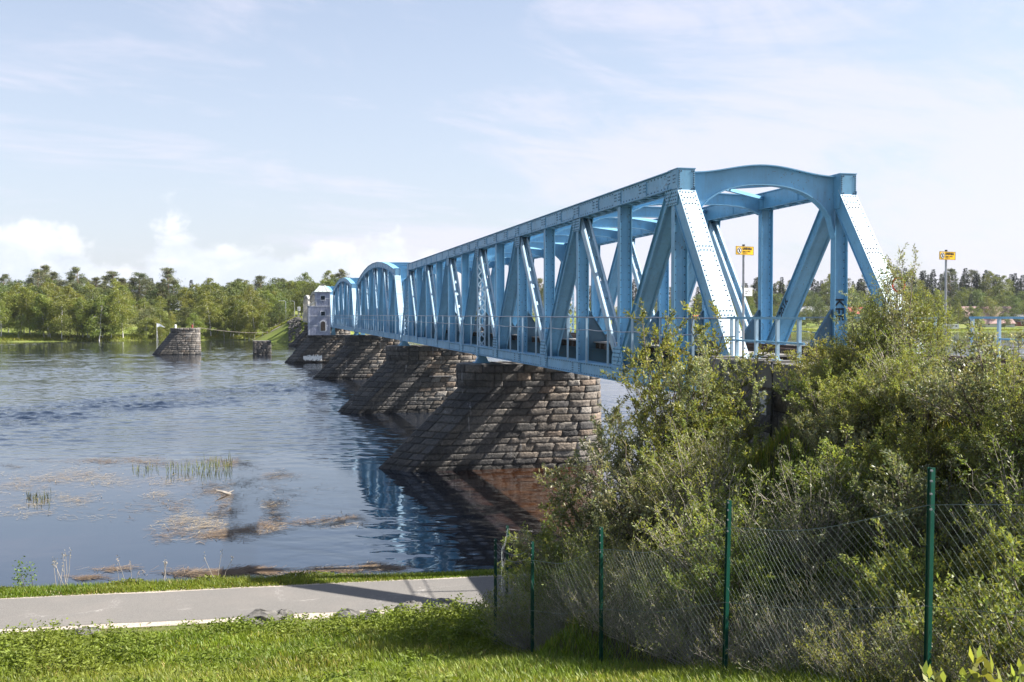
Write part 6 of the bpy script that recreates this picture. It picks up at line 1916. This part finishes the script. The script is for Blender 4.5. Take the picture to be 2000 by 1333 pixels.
# ------------------------------------------------------------------ floating reed litter and reed tufts
def debris():
    rg = np.random.default_rng(15)
    # patches given as photo bearings on the water plane: x, y, half width, half height, count, colour (0 straw, 1 brown, 2 dark)
    pp = [(90, 935, 110, 7, 520, 0), (150, 930, 70, 10, 420, 0), (30, 955, 60, 8, 240, 0), (200, 945, 60, 8, 200, 0), (60, 985, 60, 10, 260, 0), (140, 975, 45, 8, 220, 0), (195, 902, 45, 4, 420, 1), (95, 900, 80, 4, 160, 1), (12, 912, 22, 4, 90, 2),
          (265, 900, 40, 5, 420, 1), (300, 908, 40, 6, 240, 1), (355, 905, 45, 6, 160, 1), (450, 907, 38, 7, 620, 1), (420, 902, 30, 5, 240, 1), (330, 942, 45, 6, 200, 0), (400, 955, 30, 7, 220, 2), (450, 948, 40, 6, 260, 2), (520, 935, 38, 6, 200, 1), (420, 965, 34, 5, 300, 1),
          (300, 968, 25, 5, 110, 0), (335, 985, 35, 10, 210, 1), (280, 990, 40, 14, 60, 1), (440, 985, 26, 14, 340, 1), (425, 1004, 24, 6, 220, 2), (350, 1020, 46, 12, 380, 0), (400, 1028, 50, 12, 460, 0), (330, 1045, 44, 10, 240, 1), (420, 1050, 44, 7, 520, 1), (470, 1040, 40, 6, 560, 1),
          (515, 1030, 30, 7, 360, 1), (528, 1005, 20, 16, 460, 2), (530, 985, 26, 5, 260, 2), (545, 930, 28, 5, 220, 2), (540, 960, 40, 10, 160, 2), (600, 1022, 60, 5, 300, 1), (670, 1015, 40, 4, 240, 1), (650, 1026, 44, 4, 180, 0), (210, 1115, 38, 2.5, 160, 1), (430, 1122, 80, 5, 1500, 1), (360, 1125, 50, 3, 300, 2), (490, 1118, 40, 4, 600, 1),  # dark litter here also paints in the long shadow of the top chord
          (640, 1118, 70, 4, 520, 1), (735, 1112, 44, 4, 620, 1), (160, 1132, 30, 2, 200, 1), (250, 1000, 60, 12, 60, 1), (100, 1010, 100, 6, 70, 0), (20, 1005, 40, 5, 60, 0), (600, 960, 60, 14, 60, 2), (160, 915, 120, 14, 160, 0), (380, 930, 120, 14, 160, 1)]
    Vs = []; Qs = []; Ts = []; off = 0
    pal = np.array([(1.0, .92, .80), (.50, .40, .34), (.16, .15, .15)])
    for (px, py, a, b, n, c) in pp:
        n = int(n * .75)
        u = rg.normal(size=(n, 2)) * [.62, .8]
        wv = np.sin(u[:, 0] * 3 + px) * b * .5
        X_ = px + u[:, 0] * a; Y_ = py + u[:, 1] * b + wv
        cz = CAMZ * F / np.maximum(Y_ - 614, 30); cx = (X_ - 1000) / F * cz
        ok = (cz - .186 * cx) > 32.5; cx, cz = cx[ok], cz[ok]; n = len(cx)
        if not n: continue
        X, Y = c2w(cx, cz); P = np.stack([X, Y, np.full(n, .022) + rg.uniform(0, .01, n)], 1)
        ang = rg.normal(size=n) * .7 + .1 * np.sin(X * .3); A = np.stack([np.cos(ang), np.sin(ang), rg.uniform(-.02, .06, n)], 1)
        L_ = rg.uniform(.12, .55, n); wd = rg.uniform(.008, .022, n); B = np.stack([-A[:, 1], A[:, 0], np.zeros(n)], 1)
        V = np.stack([P - B * wd[:, None] / 2, P + B * wd[:, None] / 2, P + A * L_[:, None] + B * wd[:, None] / 2, P + A * L_[:, None] - B * wd[:, None] / 2], 1).reshape(-1, 3)
        cc = pal[np.where(rg.uniform(0, 1, n) < .75, c, rg.integers(0, 3, n))] * rg.uniform(.7, 1.2, n)[:, None]
        Vs.append(V); Qs.append(np.arange(4 * n).reshape(n, 4)[:, ::-1] + off); Ts.append(np.repeat(cc, 4, 0)); off += 4 * n
    tag(link('floating_debris', npmesh('floating_debris', np.concatenate(Vs), np.concatenate(Qs), col=np.concatenate(Ts)), M['straw']), 'straw and reed litter floating on the calm water near the bank', 'debris', kind='stuff')
debris()
def reeds(px0, px1, py, n, h, lab, green=1.0, dark=1.0):
    rg = np.random.default_rng(int(px0)); px = rg.uniform(px0, px1, n); py_ = py + rg.normal(size=n) * 5
    cz = CAMZ * F / (py_ - 614); cx = (px - 1000) / F * cz; X, Y = c2w(cx, cz); o = Vector((float(X.mean()), float(Y.mean()), 0))
    B = np.stack([X - o.x, Y - o.y, np.full(n, -.05)], 1); A = rg.normal(size=(n, 3)) * .14; A[:, 2] = 1
    hh = h * rg.uniform(.5, 1.1, n); t0 = rg.uniform(.7, 1.2, n) * dark
    V, Q, T = leaf_quads(B, A, hh, .032, np.stack([t0, t0, t0], 1), rg)
    e = link('reed_tuft', npmesh('reed_tuft', V, Q, col=T), M['reed']); e.location = o
    tag(e, lab, 'reeds', 'reed tufts in the shallow water')
reeds(256, 306, 920, 34, .40, 'sparse short tuft of green reeds, beside the larger reed tuft')
reeds(322, 400, 922, 70, .68, 'large tuft of green reeds standing in the calm water')
reeds(392, 450, 916, 75, .80, 'tall bright reeds at the edge of the brown litter')
reeds(48, 96, 976, 60, .38, 'dark green water plants near the straw mat', dark=.5)

# broken pale root stump drifting in the litter
def stump():
    cz = CAMZ * F / (968 - 614); x, y = at(437, cz)
    e = empty('driftwood', (x, y, .02), 'pale splintered driftwood stuck in the floating litter', 'driftwood')
    MB().tube([(-.40, 0, .22), (-.1, 0, .12), (.25, .05, -.02)], [.02, .06, .08], 7).build('log', M['twig'], e)
    MB().tube([(.1, 0, .05), (.4, .2, .16)], [.05, .01], 5).build('snag', M['twig'], e)
stump()

# ------------------------------------------------------------------ summer haze over the river
def haze():
    mb = MB().box((-2600, -60, -14), (2600, 1500, 62))
    m = bpy.data.materials.new('haze_air'); m.use_nodes = True; t = NT(m.node_tree); t.n.clear()
    v = t.new('ShaderNodeVolumePrincipled'); v.inputs['Color'].default_value = (.86, .92, 1, 1); v.inputs['Density'].default_value = .00005; v.inputs['Anisotropy'].default_value = .2
    t.l.new(v.outputs[0], t.new('ShaderNodeOutputMaterial').inputs['Volume'])
    tag(mb.build('haze', m), 'thin pale summer haze over the river and far banks', 'haze', kind='stuff')
haze()
